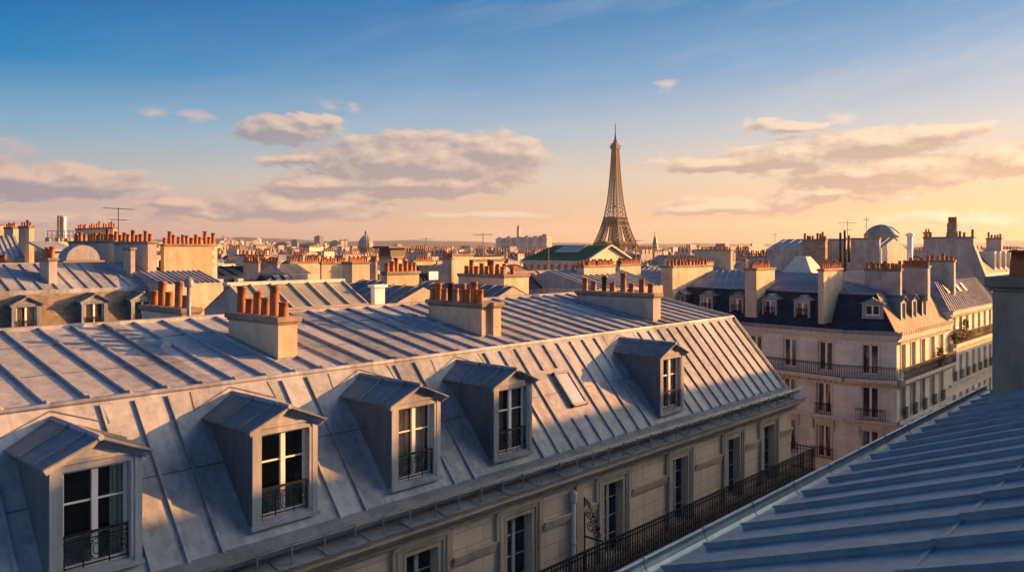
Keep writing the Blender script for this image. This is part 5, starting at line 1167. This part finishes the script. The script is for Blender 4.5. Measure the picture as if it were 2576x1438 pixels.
far_box('tiny dark block between humped building and small dark tower', 712, 724, 612, 3500, FARB, split=.9)
far_box('long low bluish block below the grey tower block', 752, 802, 612.5, 3300, FARB, split=.9)
far_box('bluish slab left of the cream tower block', 829, 852, 607, 3000, FARB, split=.95)
far_box('bright cream tower block nearest the left side of the dome', 852, 874, 605.5, 2700, FARW, split=.25)
far_box('bluish tower among the far roofs at the left of the skyline', 573, 586, 616, 3300, FARB, split=.9)
far_box('low wide slab in the far suburb right of the dome', 986, 1012, 615, 5000, FARG)
far_box('grey office block with flat roof right of the church spire', 1716, 1762, 625, 620, FARB, split=.35, cat='office block')
far_box('wide pale stepped block in the middle of the right skyline', 1782, 1850, 623, 560, FARG, split=.72)
far_box('sunlit apartment block below the far flat ridge', 1874, 1942, 622, 640, FARW, split=.1)
far_box('long low dark glass office left of the brick chimney wall', 1975, 2016, 626, 520, FARB, split=.2)
far_box('smaller pale block left of the sunlit apartment block', 1850, 1874, 626, 700, FARW, split=.3)
s_, v_ = SV(700, 3600); t = thing('humped_building', 'bluish building with a curved humped roof on the left skyline', 'building', (s_, v_, -20)); b = MB()
hp = [(684, 626), (684, 621), (689, 615.5), (697, 611), (706, 608.5), (716, 607.5), (717, 626)]; P = [Vector((*SV(px, 3600), ZY(py, 3600))) for px, py in hp]; b.prism(P, (60, 55, 0)); b.build('walls', FARB, t)
b = MB(); p, q = Vector((*SV(717.5, 3590), 0)), Vector((*SV(725, 3590), 0)); b.prism([(p.x, p.y, -25), (q.x, q.y, -25), (q.x, q.y, ZY(612, 3590)), (p.x, p.y, ZY(608, 3590))], (20, 20, 0)); b.build('end_wall', FARC, t)
stackhouse('long shaded greenish wall with a ragged line of pots left of the brick wall', 1862, 2008, 2014, 647, 118, 24, 1, (0, 1, 0, 0, 2), PLASTG, sc=1.4)
stackhouse('cream wall topped with small pots behind the left-wing zinc roof', 1700, 1716, 1795, 662, 96, 16, 1, (0, 1, 0), PLAST)
stackhouse('tiny white chimney before the long shaded wall', 1866, 1876, 1882, 656, 100, 1, 1, (1,), PLAST)
# ------------------------------------------------------------------ housetops filling the middle distance
ZONES = [(420, 'beyond the two-tone wall'), (640, 'below the bluish towers'), (760, 'below the humped building'), (860, 'below the cream tower block'), (960, 'by the dome'), (1100, 'right of the dome'),
         (1250, 'below the wooded ridge'), (1400, 'below the slab towers'), (1500, 'behind the green hall'), (1620, 'below the iron tower'), (1720, 'below the spire'), (1850, 'below the flat ridge'), (2020, 'left of the brick stack'), (2600, 'behind the right gables')]
def zone(px):
    for i, (q, n) in enumerate(ZONES):
        if px < q: return i, n
    return len(ZONES) - 1, ZONES[-1][1]
VAR = []
def variant(i, look, wm, rm, w, d, mans, stacks):
    t = thing('townhouse', look, 'house', (0, 0, 0)); ORG[t.name] = Vector((0, 0, 0)); H = 24.0
    b = MB(); b.box(-w / 2, w / 2, -d / 2, d / 2, 0, H - (3.2 if mans else 1.8)); b.build('wall', wm, t); z = H - (3.2 if mans else 1.8)
    r = MB()
    if mans:
        for sy in (-1, 1):
            r.quad((-w / 2, sy * d / 2, z), (w / 2, sy * d / 2, z), (w / 2, sy * (d / 2 - 1.3), z + 2.2), (-w / 2, sy * (d / 2 - 1.3), z + 2.2)); seam_roof(r, (-w / 2, sy * (d / 2 - 1.3), z + 2.2), (w / 2, sy * (d / 2 - 1.3), z + 2.2), (-w / 2, 0, H), (w / 2, 0, H), [k / 10 for k in range(1, 10)], .1, .1, ())
        for sx in (-1, 1): r.face([(sx * w / 2, -d / 2, z), (sx * w / 2, -d / 2 + 1.3, z + 2.2), (sx * w / 2, 0, H), (sx * w / 2, d / 2 - 1.3, z + 2.2), (sx * w / 2, d / 2, z)])
    else:
        for sy in (-1, 1): seam_roof(r, (-w / 2 - .2, sy * (d / 2 + .2), z), (w / 2 + .2, sy * (d / 2 + .2), z), (-w / 2 - .2, 0, H), (w / 2 + .2, 0, H), [k / 10 for k in range(1, 10)], .1, .1, ())
        for sx in (-1, 1): r.face([(sx * w / 2, -d / 2, z), (sx * w / 2, 0, H), (sx * w / 2, d / 2, z)])
    r.build('roof', rm, t)
    if mans:
        for k in range(int(w / 3)):
            x = -w / 2 + 1.5 + 3 * k; q = MB(); q.box(x - .6, x + .6, -d / 2 + .05, -d / 2 + 1.2, z + .2, z + 1.9); dm = q.build('dormer', TRIM2, t); q = MB(); q.box(x - .35, x + .35, -d / 2 + .03, -d / 2 + .06, z + .35, z + 1.6); q.build('window_pane', GLASSD, dm)
    for (x, y0, y1, hh, n) in stacks:
        q = MB(); q.box(x - .35, x + .35, y0, y1, 0, H + hh); cm = q.build('chimney', R_.choice((PLAST, FARC, PLASTO)), t); q = MB(); q.box(x - .45, x + .45, y0 - .1, y1 + .1, H + hh, H + hh + .16); q.build('chimney_cap', CAPM, cm)
        for k in range(n): pot(cm, x, y0 + (y1 - y0) * (k + .5) / n, H + hh + .16, R_.choice((0, 0, 1, 2)), .9)
    return t
VAR.append(variant(0, 'cream house with dark zinc mansard', FARC, ZINCF, 13, 11, True, [(-6.3, -4.5, 3, 1.0, 8)]))
VAR.append(variant(1, 'cream house with blue slate mansard', FARW, SLATEB, 15, 11, True, [(-7.3, -4, 1, .8, 7), (7.3, -3, 4, 1.2, 7)]))
VAR.append(variant(2, 'low grey house with plain zinc roof', FARG, ZINCF, 12, 12, False, [(5.8, -3, 2, 1.4, 6)]))
VAR.append(variant(3, 'pale house with brown tiled roof', FARC, FART, 12, 10, False, [(-3, -1, 2, 1.0, 5)]))
VAR.append(variant(4, 'sunlit house with pale zinc mansard', FARW, ZINC, 14, 12, True, [(6.8, -5, 1, 2.0, 8)]))
ytop = lambda px: 668 if 1290 < px < 1625 else (658 if px < 1000 else (661 if px < 1290 else (654 if px < 1860 else 645)))
used = []; cnt = {}; first = set(); hall = (208, 236, 150, 190)
HBOX = (s1 - 6, s2 + 6, v1 - 8, v2 + 8)
def free(x, y, r):
    for (a, c_, q) in used:
        if (a - x) ** 2 + (c_ - y) ** 2 < (r + q) ** 2: return False
    return True
tries = 0; made = 0
CUST = [(o.location.x, o.location.y) for o in bpy.data.objects if o.parent is None and o.type == 'EMPTY' and o.location.length > 90 and o.location.length < 700]
CUST += [(81, 80), (70, 100), (90, 110)]
for (x, y) in CUST: used.append((x, y, 6))
while made < 95 and tries < 6000:
    tries += 1; px = R_.uniform(380, 2560); Y = 100 * (3.9 ** R_.random()); x, y = SV(px, Y); i = R_.randrange(5)
    if 200 < x < 245 and 140 < y < 196: continue
    if Y < 150 and px > 2040: continue
    if 1270 < px < 1640 and Y < 275: continue
    if not free(x, y, 7.2): continue
    sc = R_.uniform(.85, 1.15); top = ZY(ytop(px) + R_.uniform(-3, 14) - (4 if Y > 230 and not 1290 < px < 1625 else 0), Y)
    if top < -18: continue
    zi, zn = zone(px); look = VAR[i]['label'].split(' |')[0]; row = 'nearer' if Y < 150 else ('middle' if Y < 240 else 'farther')
    lab = f'{look}, {row} row, {zn}'; assert len(lab.split()) <= 16, lab
    used.append((x, y, 7.2)); g_ = R_.uniform(-.12, .12) + R_.choice((0, 0, math.pi / 2, math.pi))
    if i in first: dup(VAR[i], (x, y, top - 24 * sc), g_, sc, lab, 'houses filling the middle distance')
    else: KID[VAR[i].name] = [(c_, kids(c_)) for c_ in kids(VAR[i])]; VAR[i].location = (x, y, top - 24 * sc); VAR[i].rotation_euler.z = g_; VAR[i].scale = (sc,) * 3; first.add(i); VAR[i]['base'] = look; VAR[i]['label'] = look + ' |'; VAR[i]['final'] = lab; VAR[i]['group'] = 'houses filling the middle distance'
    made += 1
for t in VAR: t['label'] = t['final']; del t['final']; del t['base']
# ------------------------------------------------------------------ the far city: single houses first, the rest as one mass
def far_mesh(wm, rm, kind):
    b = MB(); w, d = (14, 11) if kind != 2 else (26, 12); h = 22
    b.box(-w / 2, w / 2, -d / 2, d / 2, -22, h - 22 - 2.5); b.mi = 1; z = h - 24.5
    if kind == 1: b.box(-w / 2 - .2, w / 2 + .2, -d / 2 - .2, d / 2 + .2, z, z + .5); b.box(-3, 3, -2, 2, z + .5, z + 2.5)
    else:
        b.prism([(-w / 2, -d / 2, z), (-w / 2, -d / 2 + 1.5, z + 2), (-w / 2, 0, z + 3.2), (-w / 2, d / 2 - 1.5, z + 2), (-w / 2, d / 2, z)], (w, 0, 0))
    b.mi = 0; b.box(-w / 2, -w / 2 + .8, -d / 2 + 1, d / 2 - 2, z, z + 4.2); b.box(w / 2 - .8, w / 2, -d / 2 + 2, d / 2 - 1, z, z + 3.9); b.mi = 2
    for k in range(5): b.box(-w / 2 + .1, -w / 2 + .7, -d / 2 + 1.3 + k * 1.5, -d / 2 + 2 + k * 1.5, z + 4.2, z + 5.0)
    return b.mesh('far_house', [wm, rm, TERRA])
FM = [(far_mesh(FARW, FARR, 0), 'tiny cream house with grey roof'), (far_mesh(FARG, FARR, 1), 'tiny grey flat-roofed block'), (far_mesh(FARW, FART, 0), 'tiny cream house with brown roof'), (far_mesh(FARW, FARR, 2), 'tiny long cream block'), (far_mesh(FARG, ZINCF, 2), 'tiny long grey block with blue roof'), (far_mesh(FARC, FARR, 1), 'tiny blank cream flat-roofed block')]
n = 0; tries = 0
while n < 260 and tries < 9000:
    tries += 1; px = R_.uniform(395, 2560); Y = 400 * (3.0 ** R_.random()); x, y = SV(px, Y)
    if not free(x, y, 8): continue
    if abs(px - 920) < 25 and Y < 1220: Y0 = True
    top = ZY(645 - 8 * (Y - 400) / 800 + R_.uniform(-3, 9), Y)
    if 1290 < px < 1480 and Y > 400: top -= 0
    if abs(px - 920) < 26 or abs(px - 1648) < 14: top = min(top, ZY(633, Y))
    if 1480 < px < 1620: top = min(top, ZY(637, Y))
    zi, zn = zone(px); i = R_.randrange(6); m, lk = FM[i]; o = bpy.data.objects.new('far_house', m); C.objects.link(o); o.location = (x, y, top); o.rotation_euler.z = R_.uniform(-.35, .35) + R_.choice((0, 0, 1.57)); k = R_.uniform(.7, 1.4); o.scale = (k, R_.uniform(.7, 1.2), 1.6 if top < -18 else 2.2)
    tag(o, f'{lk}, {"nearer" if Y < 700 else "farther"} far houses {zn}', 'house', 'tiny houses of the far city'); used.append((x, y, 7)); n += 1
b = MB(); n = 0
while n < 8200:
    px = R_.uniform(380, 2600); Y = 900 * (6.4 ** (R_.random() ** .55)); x, y = SV(px, Y); g0 = gh(x, y); w, d = R_.uniform(8, 30), R_.uniform(8, 20)
    if Y > 4700 and (px > 1460 or R_.random() < .25): n += 1; continue
    h = R_.uniform(13, 27) + (R_.random() < .09) * R_.uniform(8, 30); z = g0 + h
    if ZY(616 if px < 900 else 620, Y) < z and Y < 3500: z = ZY(R_.uniform(622, 634), Y)
    if (abs(px - 920) < 24 and Y < 1250) or (abs(px - 1548) < 60 and Y < 1950): z = min(z, ZY(636, Y))
    a = R_.uniform(-.4, .4); T = Vector((math.cos(a), math.sin(a))); b.F = Frame((x, y), T, Vector((-T.y, T.x)))
    b.mi = R_.choice((0, 0, 1, 2, 2)); b.box(-w / 2, w / 2, -d / 2, d / 2, g0 - 3, z); b.mi = R_.choice((3, 3, 4))
    b.box(-w / 2 + .4, w / 2 - .4, -d / 2 + .4, d / 2 - .4, z, z + R_.uniform(1, 3.2)); n += 1
    if R_.random() < .35: b.mi = 5; b.tube([(w * .6, d * .6, g0), (w * .6, d * .6, g0 + 12)], R_.uniform(3, 5), 5, r2=1.5)
b.F = None; o = b.build('far_city', [FARW, FARG, FARC, FARR, FART, LEAF]); o['kind'] = 'stuff'; o['label'] = 'dense mass of tiny sunlit houses and roofs spreading to the hills'

# ------------------------------------------------------------------ evening haze over the city
b = MB(); b.box(-300, 9300, -5200, 9300, -60, 300)
m = bpy.data.materials.new('haze'); m.use_nodes = True; n_ = m.node_tree; n_.nodes.clear(); po = n_.nodes.new('ShaderNodeOutputMaterial'); pv = n_.nodes.new('ShaderNodeVolumePrincipled')
pv.inputs['Density'].default_value = 3e-5; pv.inputs['Color'].default_value = (.80, .88, 1.0, 1); pv.inputs['Anisotropy'].default_value = .5
n_.links.new(pv.outputs[0], po.inputs['Volume']); o = b.build('haze', m); o['kind'] = 'stuff'; o['label'] = 'thin evening haze over the city'
